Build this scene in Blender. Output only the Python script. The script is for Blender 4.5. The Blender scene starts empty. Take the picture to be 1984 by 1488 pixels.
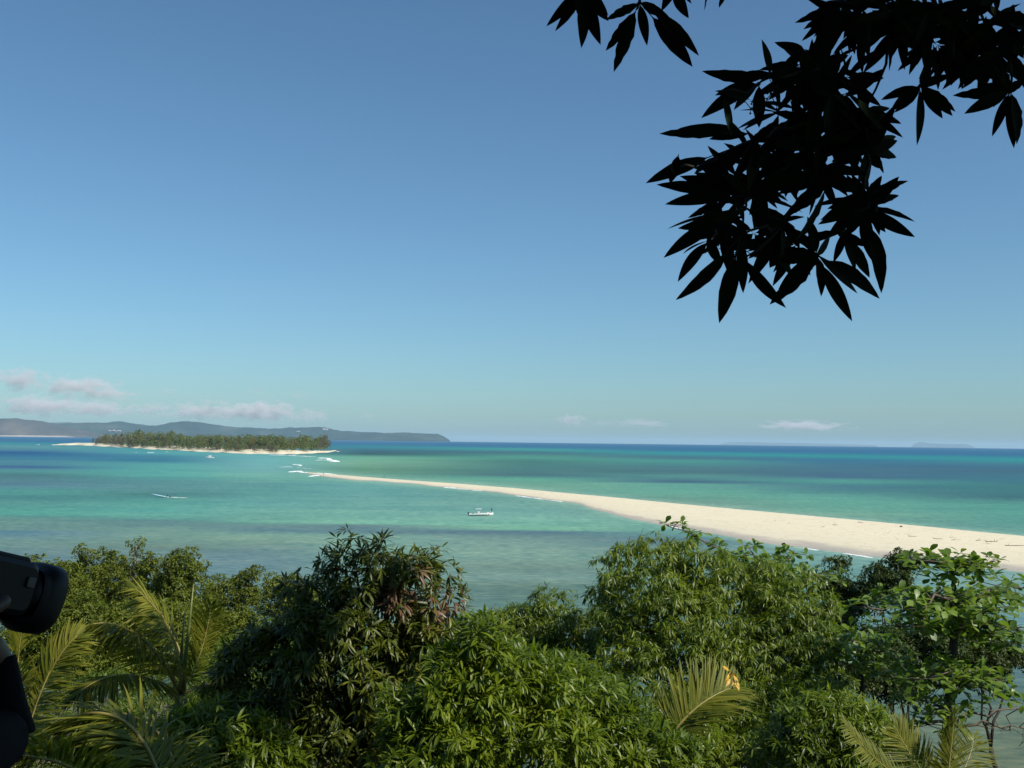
import bpy, math, random
import numpy as np
from mathutils import Matrix, Vector

random.seed(7)
RNG = np.random.default_rng(7)
PI = math.pi

# ------------------------------------------------------------------ camera, sky, sun, exposure
scene = bpy.context.scene
COL = scene.collection
H = 26.0                       # eye height above the sea
PITCH = math.atan(110.5 / 1984.0)
ROLL = 0.0121
CAM = np.array([0.0, 0.0, H])
_f = np.array([0, math.cos(PITCH), math.sin(PITCH)])
_u0 = np.array([0, -math.sin(PITCH), math.cos(PITCH)])
_r0 = np.array([1.0, 0, 0])
_u = _u0 * math.cos(ROLL) - _r0 * math.sin(ROLL)
_r = _r0 * math.cos(ROLL) + _u0 * math.sin(ROLL)
FPX = 1984.0

cam_data = bpy.data.cameras.new('camera')
cam = bpy.data.objects.new('camera', cam_data)
COL.objects.link(cam)
cam_data.sensor_width = 36.0
cam_data.lens = 36.0
cam_data.clip_start = 0.05
cam_data.clip_end = 200000.0
cam.matrix_world = Matrix(((_r[0], _u[0], -_f[0], 0), (_r[1], _u[1], -_f[1], 0), (_r[2], _u[2], -_f[2], H), (0, 0, 0, 1)))
scene.camera = cam

SUN_EL = math.radians(46.0)
SUN_AZ = math.radians(127.0)      # clockwise from +Y: behind the viewer, to the right
SUN = np.array([math.sin(SUN_AZ) * math.cos(SUN_EL), math.cos(SUN_AZ) * math.cos(SUN_EL), math.sin(SUN_EL)])

world = bpy.data.worlds.new('World')
scene.world = world
world.use_nodes = True
wn = world.node_tree.nodes
wl = world.node_tree.links
wn.clear()
w_out = wn.new('ShaderNodeOutputWorld')
w_bg = wn.new('ShaderNodeBackground')
sky = wn.new('ShaderNodeTexSky')
sky.sky_type = 'NISHITA'
sky.sun_disc = False
sky.sun_elevation = SUN_EL
sky.sun_rotation = SUN_AZ
sky.altitude = 0
sky.air_density = 1.0
sky.dust_density = 0.72
sky.ozone_density = 2.0
w_hsv = wn.new('ShaderNodeHueSaturation')
w_hsv.inputs['Saturation'].default_value = 0.95
wl.new(sky.outputs[0], w_hsv.inputs['Color'])
w_tint = wn.new('ShaderNodeMix'); w_tint.data_type = 'RGBA'; w_tint.blend_type = 'MULTIPLY'; w_tint.inputs[0].default_value = 1.0
w_tint.inputs[7].default_value = (0.64, 0.93, 1.08, 1)
wl.new(w_hsv.outputs[0], w_tint.inputs[6])
wl.new(w_tint.outputs[2], w_bg.inputs['Color'])
w_bg.inputs['Strength'].default_value = 0.092
wl.new(w_bg.outputs[0], w_out.inputs['Surface'])

sun_l = bpy.data.lights.new('sun', 'SUN')
sun_l.energy = 5.0
sun_l.angle = math.radians(0.5)
sun_l.color = (1.0, 0.95, 0.86)
sun_o = bpy.data.objects.new('sun', sun_l)
COL.objects.link(sun_o)
sun_o.rotation_euler = Vector(-SUN).to_track_quat('-Z', 'Y').to_euler()
sun_o.location = (10, -10, 60)

scene.view_settings.view_transform = 'Standard'
scene.view_settings.look = 'None'
scene.view_settings.gamma = 1.0
scene.view_settings.use_curve_mapping = False
scene.view_settings.exposure = 0.15
scene.render.engine = 'CYCLES'
cy = scene.cycles
cy.max_bounces = 5
cy.diffuse_bounces = 2
cy.glossy_bounces = 2
cy.transmission_bounces = 3
cy.transparent_max_bounces = 4
cy.volume_bounces = 2
cy.use_denoising = True
cy.caustics_reflective = False
cy.caustics_refractive = False

# ------------------------------------------------------------------ placing by sight line
def ray(px, py):
    return _f + _r * (px - 992.0) / FPX - _u * (py - 744.0) / FPX
def at(px, py, z=0.0):
    d = ray(px, py)
    t = (z - H) / d[2]
    return CAM + d * t
def P(px, py, dist):
    return CAM + ray(px, py) * dist
def hor(px):
    return 842.4 + 0.0121 * px
def proj(pts):
    q = np.asarray(pts) - CAM
    dep = q @ _f
    sd = np.where(np.abs(dep) < 1e-6, 1e-6, dep)
    return 992 + FPX * (q @ _r) / sd, 744 - FPX * (q @ _u) / sd, dep

# ------------------------------------------------------------------ object helpers
def tag(o, label=None, cat=None, group=None, kind=None):
    if label: o['label'] = label
    if cat: o['category'] = cat
    if group: o['group'] = group
    if kind: o['kind'] = kind
    return o
def empty(name, loc=(0, 0, 0), label=None, cat=None, group=None):
    o = bpy.data.objects.new(name, None)
    o.empty_display_size = 0.3
    COL.objects.link(o)
    o.location = Vector([float(c) for c in loc])
    return tag(o, label, cat, group)
def fast_mesh(name, V, F, mat=None, smooth=False):
    """V (N,3) floats, F (M,k) ints."""
    V = np.asarray(V, dtype=np.float32); F = np.asarray(F, dtype=np.int32)
    me = bpy.data.meshes.new(name)
    k = F.shape[1]
    me.vertices.add(len(V)); me.vertices.foreach_set('co', V.ravel())
    me.loops.add(F.size); me.loops.foreach_set('vertex_index', F.ravel())
    me.polygons.add(len(F))
    me.polygons.foreach_set('loop_start', np.arange(0, F.size, k, dtype=np.int32))
    try:
        me.polygons.foreach_set('loop_total', np.full(len(F), k, dtype=np.int32))
    except Exception:
        pass
    if smooth: me.polygons.foreach_set('use_smooth', np.ones(len(F), dtype=bool))
    me.update(calc_edges=True)
    if mat: me.materials.append(mat)
    return me
def mesh_py(name, V, F, mat=None, smooth=False):
    me = bpy.data.meshes.new(name)
    me.from_pydata([tuple(map(float, v)) for v in V], [], [tuple(f) for f in F])
    if smooth:
        for p in me.polygons: p.use_smooth = True
    if mat: me.materials.append(mat)
    me.update()
    return me
def link(name, me, parent=None, loc=None):
    """me is given in world coordinates unless loc is None and parent given: then it is shifted to the parent's base"""
    o = bpy.data.objects.new(name, me)
    COL.objects.link(o)
    if parent is not None:
        o.parent = parent
    if loc is not None:
        o.location = loc
    return o
class MB:
    """collects shapes into one mesh"""
    def __init__(s): s.v = []; s.f = []
    def add(s, V, F):
        n = len(s.v)
        s.v += [tuple(map(float, v)) for v in V]
        s.f += [tuple(n + i for i in f) for f in F]
    def tube(s, pts, rad, sides=8, cap=True):
        pts = [np.asarray(p, float) for p in pts]
        if not hasattr(rad, '__len__'): rad = [rad] * len(pts)
        V = []; F = []
        ref = np.array([0.13, 0.21, 0.97])
        for i, p in enumerate(pts):
            t = pts[min(i + 1, len(pts) - 1)] - pts[max(i - 1, 0)]
            t = t / (np.linalg.norm(t) + 1e-9)
            if abs(t @ ref) > 0.95: ref2 = np.array([1.0, 0, 0])
            else: ref2 = ref
            a = np.cross(t, ref2); a /= np.linalg.norm(a)
            b = np.cross(t, a)
            for k in range(sides):
                an = 2 * PI * k / sides
                V.append(p + rad[i] * (a * math.cos(an) + b * math.sin(an)))
        for i in range(len(pts) - 1):
            for k in range(sides):
                k2 = (k + 1) % sides
                F.append((i * sides + k, i * sides + k2, (i + 1) * sides + k2, (i + 1) * sides + k))
        if cap:
            F.append(tuple(range(sides))[::-1])
            F.append(tuple((len(pts) - 1) * sides + k for k in range(sides)))
        s.add(V, F)
    def box(s, c, size, bevel=0.0, R=None):
        hx, hy, hz = [0.5 * q for q in size]
        b = min(bevel, hx * .8, hy * .8, hz * .8)
        if b <= 0:
            V = [(x * hx, y * hy, z * hz) for x in (-1, 1) for y in (-1, 1) for z in (-1, 1)]
            F = [(0, 1, 3, 2), (4, 6, 7, 5), (0, 4, 5, 1), (2, 3, 7, 6), (0, 2, 6, 4), (1, 5, 7, 3)]
        else:
            # rounded outline in x-z, chamfered along y
            ring = []
            for sx, sz in ((1, 1), (-1, 1), (-1, -1), (1, -1)):
                a0 = {(1, 1): 0, (-1, 1): 90, (-1, -1): 180, (1, -1): 270}[(sx, sz)]
                for k in range(4):
                    an = math.radians(a0 + 30 * k)
                    ring.append((sx * (hx - b) + b * math.cos(an), sz * (hz - b) + b * math.sin(an)))
            V = []
            n = len(ring)
            for yy, k in ((-hy, .0), (-hy + b * .5, 1), (hy - b * .5, 1), (hy, .0)):
                for (x, z) in ring:
                    sc_x = (hx - b * .5) / hx if k == 0 else 1
                    sc_z = (hz - b * .5) / hz if k == 0 else 1
                    V.append((x * sc_x, yy, z * sc_z))
            F = [tuple(range(n))]
            for i in range(3):
                for k in range(n):
                    k2 = (k + 1) % n
                    F.append((i * n + k, (i + 1) * n + k, (i + 1) * n + k2, i * n + k2))
            F.append(tuple(3 * n + k for k in range(n))[::-1])
        V = [np.array(v) for v in V]
        if R is not None: V = [R @ v for v in V]
        s.add([v + np.asarray(c) for v in V], F)
    def ball(s, c, r, seg=10, rings=7, R=None, jitter=0):
        r = np.array(r if hasattr(r, '__len__') else (r, r, r), float)
        V = [(0, 0, 1.0)]
        for i in range(1, rings):
            th = PI * i / rings
            for k in range(seg):
                ph = 2 * PI * k / seg
                j = 1 + jitter * (random.random() - .5)
                V.append((math.sin(th) * math.cos(ph) * j, math.sin(th) * math.sin(ph) * j, math.cos(th) * j))
        V.append((0, 0, -1.0))
        F = []
        for k in range(seg):
            F.append((0, 1 + k, 1 + (k + 1) % seg))
        for i in range(rings - 2):
            for k in range(seg):
                k2 = (k + 1) % seg
                F.append((1 + i * seg + k, 1 + (i + 1) * seg + k, 1 + (i + 1) * seg + k2, 1 + i * seg + k2))
        l = len(V) - 1
        for k in range(seg):
            F.append((l, l - seg + (k + 1) % seg, l - seg + k))
        V = [np.array(v) * r for v in V]
        if R is not None: V = [R @ v for v in V]
        s.add([v + np.asarray(c) for v in V], F)
    def build(s, name, mat, parent=None, base=None, smooth=True):
        V = np.array(s.v)
        if base is not None: V = V - np.asarray(base)
        me = mesh_py(name, V, s.f, mat, smooth)
        return link(name, me, parent)

# ------------------------------------------------------------------ materials
def nodes_of(name):
    m = bpy.data.materials.new(name)
    m.use_nodes = True
    nt = m.node_tree
    nt.nodes.clear()
    out = nt.nodes.new('ShaderNodeOutputMaterial')
    return m, nt, out
def ramp(nt, stops):
    r = nt.nodes.new('ShaderNodeValToRGB')
    el = r.color_ramp.elements
    while len(el) > 1: el.remove(el[-1])
    el[0].position = stops[0][0]; el[0].color = (*stops[0][1], 1)
    for p, c in stops[1:]:
        e = el.new(p); e.color = (*c, 1)
    return r
def plain(name, col, rough=0.6, var=0.12, scale=8.0, metal=0.0, spec=0.5, bump=0.0):
    m, nt, out = nodes_of(name)
    b = nt.nodes.new('ShaderNodeBsdfPrincipled')
    tc = nt.nodes.new('ShaderNodeTexCoord')
    n = nt.nodes.new('ShaderNodeTexNoise')
    n.inputs['Scale'].default_value = scale; n.inputs['Detail'].default_value = 5
    nt.links.new(tc.outputs['Object'], n.inputs['Vector'])
    r = ramp(nt, [(0.3, tuple(c * (1 - var) for c in col)), (0.7, tuple(min(1, c * (1 + var)) for c in col))])
    nt.links.new(n.outputs['Fac'], r.inputs['Fac'])
    nt.links.new(r.outputs['Color'], b.inputs['Base Color'])
    b.inputs['Roughness'].default_value = rough
    b.inputs['Metallic'].default_value = metal
    b.inputs['Specular IOR Level'].default_value = spec
    if bump:
        bp = nt.nodes.new('ShaderNodeBump'); bp.inputs['Strength'].default_value = bump
        nt.links.new(n.outputs['Fac'], bp.inputs['Height'])
        nt.links.new(bp.outputs[0], b.inputs['Normal'])
    nt.links.new(b.outputs[0], out.inputs['Surface'])
    return m
def leaf_mat(name, stops, trans=0.25, rough=0.42, spec=0.5, tcol=1.6):
    m, nt, out = nodes_of(name)
    L = nt.links
    geo = nt.nodes.new('ShaderNodeNewGeometry')
    oi = nt.nodes.new('ShaderNodeObjectInfo')
    ad = nt.nodes.new('ShaderNodeMath'); ad.operation = 'ADD'
    L.new(geo.outputs['Random Per Island'], ad.inputs[0]); L.new(oi.outputs['Random'], ad.inputs[1])
    fr = nt.nodes.new('ShaderNodeMath'); fr.operation = 'FRACT'
    L.new(ad.outputs[0], fr.inputs[0])
    # clump-sized drift of tone on top of the leaf-by-leaf tone
    nz = nt.nodes.new('ShaderNodeTexNoise'); nz.inputs['Scale'].default_value = 0.55; nz.inputs['Detail'].default_value = 2
    L.new(geo.outputs['Position'], nz.inputs['Vector'])
    mx = nt.nodes.new('ShaderNodeMath'); mx.operation = 'MULTIPLY_ADD'
    L.new(nz.outputs['Fac'], mx.inputs[0]); mx.inputs[1].default_value = 0.9
    sub = nt.nodes.new('ShaderNodeMath'); sub.operation = 'MULTIPLY_ADD'
    L.new(fr.outputs[0], sub.inputs[0]); sub.inputs[1].default_value = 0.6; sub.inputs[2].default_value = -0.25
    L.new(sub.outputs[0], mx.inputs[2])
    r = ramp(nt, stops)
    L.new(mx.outputs[0], r.inputs['Fac'])
    b = nt.nodes.new('ShaderNodeBsdfPrincipled')
    b.inputs['Roughness'].default_value = rough
    b.inputs['Specular IOR Level'].default_value = spec
    L.new(r.outputs['Color'], b.inputs['Base Color'])
    if trans > 0:
        t = nt.nodes.new('ShaderNodeBsdfTranslucent')
        mul = nt.nodes.new('ShaderNodeMix'); mul.data_type = 'RGBA'; mul.blend_type = 'MULTIPLY'
        mul.inputs[0].default_value = 1.0
        L.new(r.outputs['Color'], mul.inputs[6]); mul.inputs[7].default_value = (tcol * 1.1, tcol * 1.15, tcol * 0.55, 1)
        L.new(mul.outputs[2], t.inputs['Color'])
        ms = nt.nodes.new('ShaderNodeMixShader'); ms.inputs[0].default_value = trans
        L.new(b.outputs[0], ms.inputs[1]); L.new(t.outputs[0], ms.inputs[2])
        L.new(ms.outputs[0], out.inputs['Surface'])
    else:
        L.new(b.outputs[0], out.inputs['Surface'])
    return m

M = {}
M['mango'] = leaf_mat('mango_leaf', [(0.0, (0.022, 0.042, 0.004)), (0.42, (0.090, 0.135, 0.007)), (0.78, (0.175, 0.225, 0.015)), (1.0, (0.27, 0.27, 0.035))], 0.38, 0.42)
M['mango_shaded'] = leaf_mat('shaded_mango_leaf', [(0.0, (0.014, 0.028, 0.004)), (0.5, (0.066, 0.090, 0.007)), (0.85, (0.145, 0.155, 0.016)), (1.0, (0.24, 0.20, 0.045))], 0.34, 0.42)  # mango leaf toned down: the centre tree's shade is put into its colour
M['bronze'] = leaf_mat('bronze_leaf', [(0.0, (0.09, 0.05, 0.025)), (0.5, (0.15, 0.08, 0.04)), (1.0, (0.19, 0.14, 0.06))], 0.25, 0.4)
M['sapling'] = leaf_mat('sapling_leaf', [(0.0, (0.028, 0.058, 0.004)), (0.5, (0.105, 0.155, 0.008)), (0.85, (0.19, 0.24, 0.016)), (1.0, (0.26, 0.27, 0.035))], 0.4, 0.42)
M['canopy_shaded'] = leaf_mat('shaded_canopy_leaf', [(0.0, (0.008, 0.018, 0.006)), (1.0, (0.022, 0.036, 0.010))], 0.0, 0.7, 0.08)  # leaf colour lowered to near black to paint the canopy's shade
M['almond'] = leaf_mat('almond_leaf', [(0.0, (0.04, 0.085, 0.010)), (0.5, (0.11, 0.18, 0.02)), (0.85, (0.19, 0.27, 0.04)), (1.0, (0.27, 0.30, 0.06))], 0.35, 0.42)
M['mangrove'] = leaf_mat('mangrove_leaf', [(0.0, (0.04, 0.062, 0.007)), (0.5, (0.115, 0.145, 0.014)), (1.0, (0.21, 0.23, 0.03))], 0.25, 0.5, 0.3)
M['mangrove_dark'] = leaf_mat('dark_mangrove_leaf', [(0.0, (0.022, 0.040, 0.010)), (0.5, (0.052, 0.078, 0.016)), (1.0, (0.10, 0.125, 0.026))], 0.2, 0.5, 0.3)
M['palm'] = leaf_mat('palm_leaf', [(0.0, (0.035, 0.06, 0.006)), (0.5, (0.125, 0.14, 0.010)), (1.0, (0.25, 0.23, 0.03))], 0.35, 0.55, 0.3)
M['undergrowth'] = leaf_mat('undergrowth_leaf', [(0.0, (0.03, 0.055, 0.012)), (0.5, (0.08, 0.105, 0.025)), (0.85, (0.14, 0.15, 0.04)), (1.0, (0.20, 0.16, 0.07))], 0.25, 0.5, 0.3)
M['yellow'] = plain('yellow_dead_leaf', (0.48, 0.27, 0.015), 0.6, 0.5, 14)
M['rust'] = plain('rusty_leaf', (0.30, 0.09, 0.04), 0.6, 0.3, 20)
M['islet'] = leaf_mat('islet_foliage', [(0.0, (0.055, 0.074, 0.022)), (0.5, (0.115, 0.14, 0.04)), (1.0, (0.20, 0.22, 0.065))], 0.15, 0.6, 0.2)
M['islet_olive'] = leaf_mat('olive_foliage', [(0.0, (0.08, 0.078, 0.03)), (0.5, (0.14, 0.13, 0.046)), (1.0, (0.21, 0.185, 0.07))], 0.15, 0.6, 0.2)
M['islet_grey'] = leaf_mat('grey_foliage', [(0.0, (0.07, 0.06, 0.045)), (0.5, (0.12, 0.10, 0.075)), (1.0, (0.17, 0.145, 0.11))], 0.1, 0.7, 0.2)
M['islet_palm'] = leaf_mat('islet_palm_foliage', [(0.0, (0.05, 0.075, 0.02)), (0.5, (0.11, 0.135, 0.04)), (1.0, (0.17, 0.19, 0.06))], 0.15, 0.5, 0.2)
M['bark'] = plain('bark', (0.11, 0.085, 0.06), 0.85, 0.35, 9, bump=0.5)
M['bark_dark'] = plain('dark_bark', (0.035, 0.028, 0.022), 0.9, 0.35, 9, bump=0.5)
M['bark_pale'] = plain('pale_bark', (0.22, 0.18, 0.14), 0.85, 0.3, 7, bump=0.4)
M['rachis'] = plain('palm_rachis', (0.26, 0.21, 0.05), 0.5, 0.2, 6)
M['spear'] = plain('palm_spear', (0.16, 0.19, 0.05), 0.45, 0.2, 6)
M['white'] = plain('white_hull_paint', (0.80, 0.80, 0.77), 0.35, 0.04, 3)
M['cream'] = plain('cream_gelcoat', (0.68, 0.67, 0.58), 0.4, 0.06, 3)
M['pale_blue'] = plain('pale_blue_paint', (0.52, 0.70, 0.80), 0.4, 0.06, 3)
M['dark_metal'] = plain('dark_metal', (0.03, 0.035, 0.04), 0.4, 0.1, 5)
M['steel'] = plain('steel_tube', (0.5, 0.5, 0.5), 0.35, 0.05, 5, metal=0.6)
M['red'] = plain('red_paint', (0.45, 0.06, 0.05), 0.5, 0.1, 5)
M['yellow_paint'] = plain('yellow_paint', (0.75, 0.62, 0.12), 0.5, 0.1, 5)
M['skin'] = plain('skin', (0.08, 0.042, 0.028), 0.5, 0.08, 10)
M['shirt_dark_shade'] = plain('dark_shirt_with_shade', (0.010, 0.010, 0.013), 0.9, 0.2, 30, spec=.1)  # dark cloth; for the filming person its near-black also paints the shade
M['shorts'] = plain('dark_shorts', (0.03, 0.03, 0.045), 0.85, 0.2, 30)
M['hair'] = plain('dark_hair', (0.01, 0.008, 0.006), 0.6, 0.2, 60)
M['plastic'] = plain('black_plastic', (0.008, 0.008, 0.010), 0.5, 0.1, 20, spec=.25)
M['plastic_grey'] = plain('grey_plastic', (0.06, 0.065, 0.07), 0.4, 0.1, 20)
M['glass_dark'] = plain('lens_glass', (0.01, 0.01, 0.02), 0.05, 0.0, 5)
M['wood'] = plain('driftwood', (0.15, 0.115, 0.085), 0.9, 0.35, 2.0, bump=0.3)
M['foam'] = plain('sea_foam', (0.80, 0.82, 0.80), 0.7, 0.06, 0.8, bump=0.3)
M['rock'] = plain('reef_rock', (0.11, 0.10, 0.085), 0.9, 0.35, 0.5, bump=0.5)

# ------------------------------------------------------------------ leaf templates (triangles)
def leaf_template(segs, w=0.11, fold=0.25, bend=0.3, side=0.0, stalk=0.08, wavy=0.0, blunt=False, shape='lance', ph=0.0):
    V = [(0, 0, 0)]; st = []
    for i in range(1, segs):
        s = i / segs
        t = max(0.0, (s - stalk) / (1 - stalk))
        if shape == 'lance': hw = w * (math.sin(PI * t ** 0.85) ** 0.85 if 0 < t < 1 else 0.0)
        else: hw = w * (math.sin(PI * t ** 1.7) ** 0.75 if 0 < t < 1 else 0.0)
        hw = max(hw, 0.006)
        hw *= 1 + wavy * math.sin(i * 2.3 + ph)
        st.append((s, hw))
    for s, hw in st:
        cz = -bend * s * s
        cy_ = side * s * s
        V += [(s, cy_ + hw, cz + fold * hw), (s, cy_, cz), (s, cy_ - hw, cz + fold * hw)]
    V.append((1.0 if not blunt else 0.94, side, -bend))
    n = len(st)
    F = [(0, 2, 1), (0, 3, 2)]
    for i in range(n - 1):
        a = 1 + 3 * i; b = a + 3
        F += [(a, a + 1, b + 1), (a, b + 1, b), (a + 1, a + 2, b + 2), (a + 1, b + 2, b + 1)]
    a = 1 + 3 * (n - 1); tip = len(V) - 1
    F += [(a, a + 1, tip), (a + 1, a + 2, tip)]
    return np.array(V, float), np.array(F, int)
def diamond_template(w=0.3, fold=0.2, bend=0.15):
    V = np.array([(0, 0, 0), (0.5, w, fold * w), (1, 0, -bend), (0.5, -w, fold * w)], float)
    return V, np.array([(0, 2, 1), (0, 3, 2)], int)
T_MANGO = [leaf_template(5, 0.092, 0.3, b, sd, 0.08) for b, sd in ((0.25, 0.05), (0.45, -0.06), (0.12, 0.0), (0.35, 0.1))]
T_MANGO_LO = [leaf_template(3, 0.09, 0.3, b, sd, 0.04) for b, sd in ((0.25, 0.04), (0.45, -0.05), (0.15, 0.0))]
T_ALMOND = [leaf_template(5, 0.25, 0.2, b, 0.0, 0.05, shape='obo') for b in (0.15, 0.35, 0.25)]
T_SMALL = [diamond_template(0.28), diamond_template(0.22, 0.3, 0.3)]
T_LEAFLET = [leaf_template(5, 0.019, 0.5, b, sd, 0.0) for b, sd in ((0.12, 0.02), (0.22, -0.03), (0.32, 0.03))]

def frames(A, N, L, W=None):
    """A axis (n,3), N rough normal (n,3), L lengths -> (n,3,3) with columns x,y,z"""
    A = A / (np.linalg.norm(A, axis=1, keepdims=True) + 1e-9)
    B = np.cross(N, A); B /= (np.linalg.norm(B, axis=1, keepdims=True) + 1e-9)
    C = np.cross(A, B)
    W = L if W is None else W
    return np.stack([A * L[:, None], B * W[:, None], C * L[:, None]], axis=2)
def baked(Ms, T, templates, which):
    Vs = []; Fs = []; off = 0
    for k, (tv, tf) in enumerate(templates):
        idx = np.where(which == k)[0]
        if len(idx) == 0: continue
        V = np.einsum('nij,vj->nvi', Ms[idx], tv) + T[idx][:, None, :]
        nv = len(tv)
        F = tf[None] + (off + np.arange(len(idx)) * nv)[:, None, None]
        Vs.append(V.reshape(-1, 3)); Fs.append(F.reshape(-1, 3)); off += len(idx) * nv
    return np.concatenate(Vs), np.concatenate(Fs)
_tmpl_cache = {}
def tmpl_mesh(key, templates, k, mat, name):
    kk = (key, k, mat.name)
    if kk not in _tmpl_cache:
        tv, tf = templates[k]
        _tmpl_cache[kk] = fast_mesh(name, tv, tf, mat, smooth=True)
    return _tmpl_cache[kk]
def leaves(root, base, Ms, T, templates, key, mat, single=300, piece='leaf', mass='foliage', margin=0, matmask=None, mat2=None):
    """the nearest leaves in view as parts, the rest as one part"""
    n = len(T)
    which = RNG.integers(0, len(templates), n)
    pick = np.zeros(n, bool)
    if single > 0:
        px, py, dep = proj(T + Ms[:, :, 0] * 0.5)
        ok = (px > 5) & (px < 1979) & (py > 5) & (py < 1483) & (dep > 0.3)
        # what shows largest: near, and not behind a nearer leaf (coarse buckets)
        order = np.argsort(dep + RNG.normal(0, 0.02, n))
        cell = {}
        cand = []
        csz = max(10.0, 0.6 * FPX * np.median(np.linalg.norm(Ms[:, :, 0], axis=1)) / max(1.0, np.median(dep)))
        for i in order:
            if not ok[i]: continue
            c = (int(px[i] // csz), int(py[i] // csz))
            if cell.get(c, 0) >= 1: continue
            cell[c] = cell.get(c, 0) + 1
            cand.append(i)
            if len(cand) >= single: break
        if len(cand) < single:
            s_ = set(cand)
            for i in order:
                if ok[i] and i not in s_:
                    cand.append(i); s_.add(i)
                    if len(cand) >= single: break
        pick[cand] = True
    mm = np.zeros(n, bool) if matmask is None else matmask
    for mt, msk, nm in ((mat, ~mm, mass), (mat2, mm, 'young_foliage')):
        sel = (~pick) & msk
        if mt is None or sel.sum() == 0: continue
        V, F = baked(Ms[sel], T[sel] - base, templates, which[sel])
        o = link(nm, fast_mesh(nm, V, F, mt), root)
        if root is None: return o
        o['kind'] = 'stuff'
    for i in np.where(pick)[0]:
        me = tmpl_mesh(key, templates, int(which[i]), (mat2 if mm[i] and mat2 else mat), piece)
        o = bpy.data.objects.new(piece, me)
        COL.objects.link(o); o.parent = root
        m = Ms[i]; t = T[i] - base
        L = float(np.linalg.norm(m[:, 0])); 
        R = Matrix([[m[r, c] / np.linalg.norm(m[:, c]) for c in range(3)] for r in range(3)])
        o.rotation_mode = 'QUATERNION'
        o.rotation_quaternion = R.to_quaternion()
        o.scale = (L, float(np.linalg.norm(m[:, 1])), float(np.linalg.norm(m[:, 2])))
        o.location = Vector([float(c) for c in t])

def unit(v): return v / (np.linalg.norm(v, axis=-1, keepdims=True) + 1e-9)
def lobe(px, py, dist, rx, ry, deep=1.0):
    c = P(px, py, dist)
    s = dist / FPX
    return (c, np.array([rx * s, 0.5 * (rx + ry) * s * deep, ry * s]))
def clump_points(lobes, n_clump, per_clump, clump_r, inner=0.15, low=-0.7, rough=0.18):
    """twig tips: lobes -> clumps on their skin -> tips on the clumps"""
    Cs = []; Os = []
    areas = np.array([(r[0] * r[2] + r[0] * r[1] + r[1] * r[2]) for _, r in lobes]); areas /= areas.sum()
    for (c, r), a in zip(lobes, areas):
        k = max(4, int(n_clump * a))
        d = unit(RNG.normal(size=(k * 2, 3)))
        d = d[d[:, 2] > low][:k]
        rad = 1.0 + RNG.normal(0, rough, (len(d), 1))
        rad[RNG.random(len(d)) < inner] *= 0.6
        cc = c + d * r * rad
        keep = np.ones(len(cc), bool)
        for (c2, r2) in lobes:
            if c2 is c: continue
            q = (cc - c2) / r2
            keep &= ~((q ** 2).sum(1) < 0.55)
        cc = cc[keep]; d = d[keep]
        for j in range(len(cc)):
            m = max(1, int(per_clump * RNG.uniform(0.6, 1.4)))
            e = unit(RNG.normal(size=(m, 3)) + d[j] * 0.7 + np.array([0, 0, 0.25]))
            cr = clump_r * RNG.uniform(0.6, 1.3)
            Cs.append(cc[j] + e * cr * RNG.uniform(0.5, 1.0, (m, 1)) * np.array([1, 1, 0.8])); Os.append(unit(e + 0.5 * d[j]))
    return np.concatenate(Cs), np.concatenate(Os)
def whorls(C, O, n, L, spread=0.9, droop=0.35, jl=0.25, updir=0.0):
    """n leaves around every twig tip"""
    N = len(C)
    C2 = np.repeat(C, n, 0); O2 = np.repeat(O, n, 0)
    rad = RNG.normal(size=(N * n, 3)); rad -= (rad * O2).sum(1, keepdims=True) * O2; rad = unit(rad)
    sp = RNG.uniform(0.5, 1.3, (N * n, 1)) * spread
    A = O2 * np.cos(sp) + rad * np.sin(sp)
    A = A + np.array([0, 0, -1.0]) * droop * RNG.uniform(0.4, 1.6, (N * n, 1)) + np.array([0, 0, updir])
    A = unit(A)
    Nn = unit(np.array([0, 0, 1.0]) + 0.35 * O2 + RNG.normal(0, 0.35, (N * n, 3)))
    LL = L * (1 + RNG.uniform(-jl, jl, N * n)) * np.repeat(RNG.uniform(.8, 1.18, N), n) * np.where(RNG.random(N * n) < .08, .6, 1.0)
    return frames(A, Nn, LL), C2 + A * 0.02

# ------------------------------------------------------------------ terrain
def vnoise(x, y, s, seed=0):
    """cheap value noise"""
    x = np.asarray(x, float) / s; y = np.asarray(y, float) / s
    xi = np.floor(x).astype(int); yi = np.floor(y).astype(int)
    fx = x - xi; fy = y - yi
    fx = fx * fx * (3 - 2 * fx); fy = fy * fy * (3 - 2 * fy)
    def h(a, b):
        v = np.sin(a * 127.1 + b * 311.7 + seed * 74.7) * 43758.5453
        return v - np.floor(v)
    return (h(xi, yi) * (1 - fx) + h(xi + 1, yi) * fx) * (1 - fy) + (h(xi, yi + 1) * (1 - fx) + h(xi + 1, yi + 1) * fx) * fy
def ground_z(x, y):
    x = np.asarray(x, float); y = np.asarray(y, float)
    z = 24.4 - 0.30 * np.maximum(y, 0) + 0.05 * np.maximum(-y, 0)
    z = z - 0.10 * np.maximum(x - 12, 0) - 0.05 * np.maximum(-x - 25, 0)
    near = np.clip((np.hypot(x, y) - 3) / 6, 0, 1)
    z = z + near * (vnoise(x, y, 7.0) - 0.5) * 0.8 + near * (vnoise(x, y, 2.3, 3) - 0.5) * 0.25
    left = np.clip((-x - 2) / 10, 0, 1) * np.clip((112 - y) / 10, 0, 1)
    z = np.where(left > 0, np.maximum(z, -2.5 + 2.85 * left), z)
    return np.maximum(z, -2.5)

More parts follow.
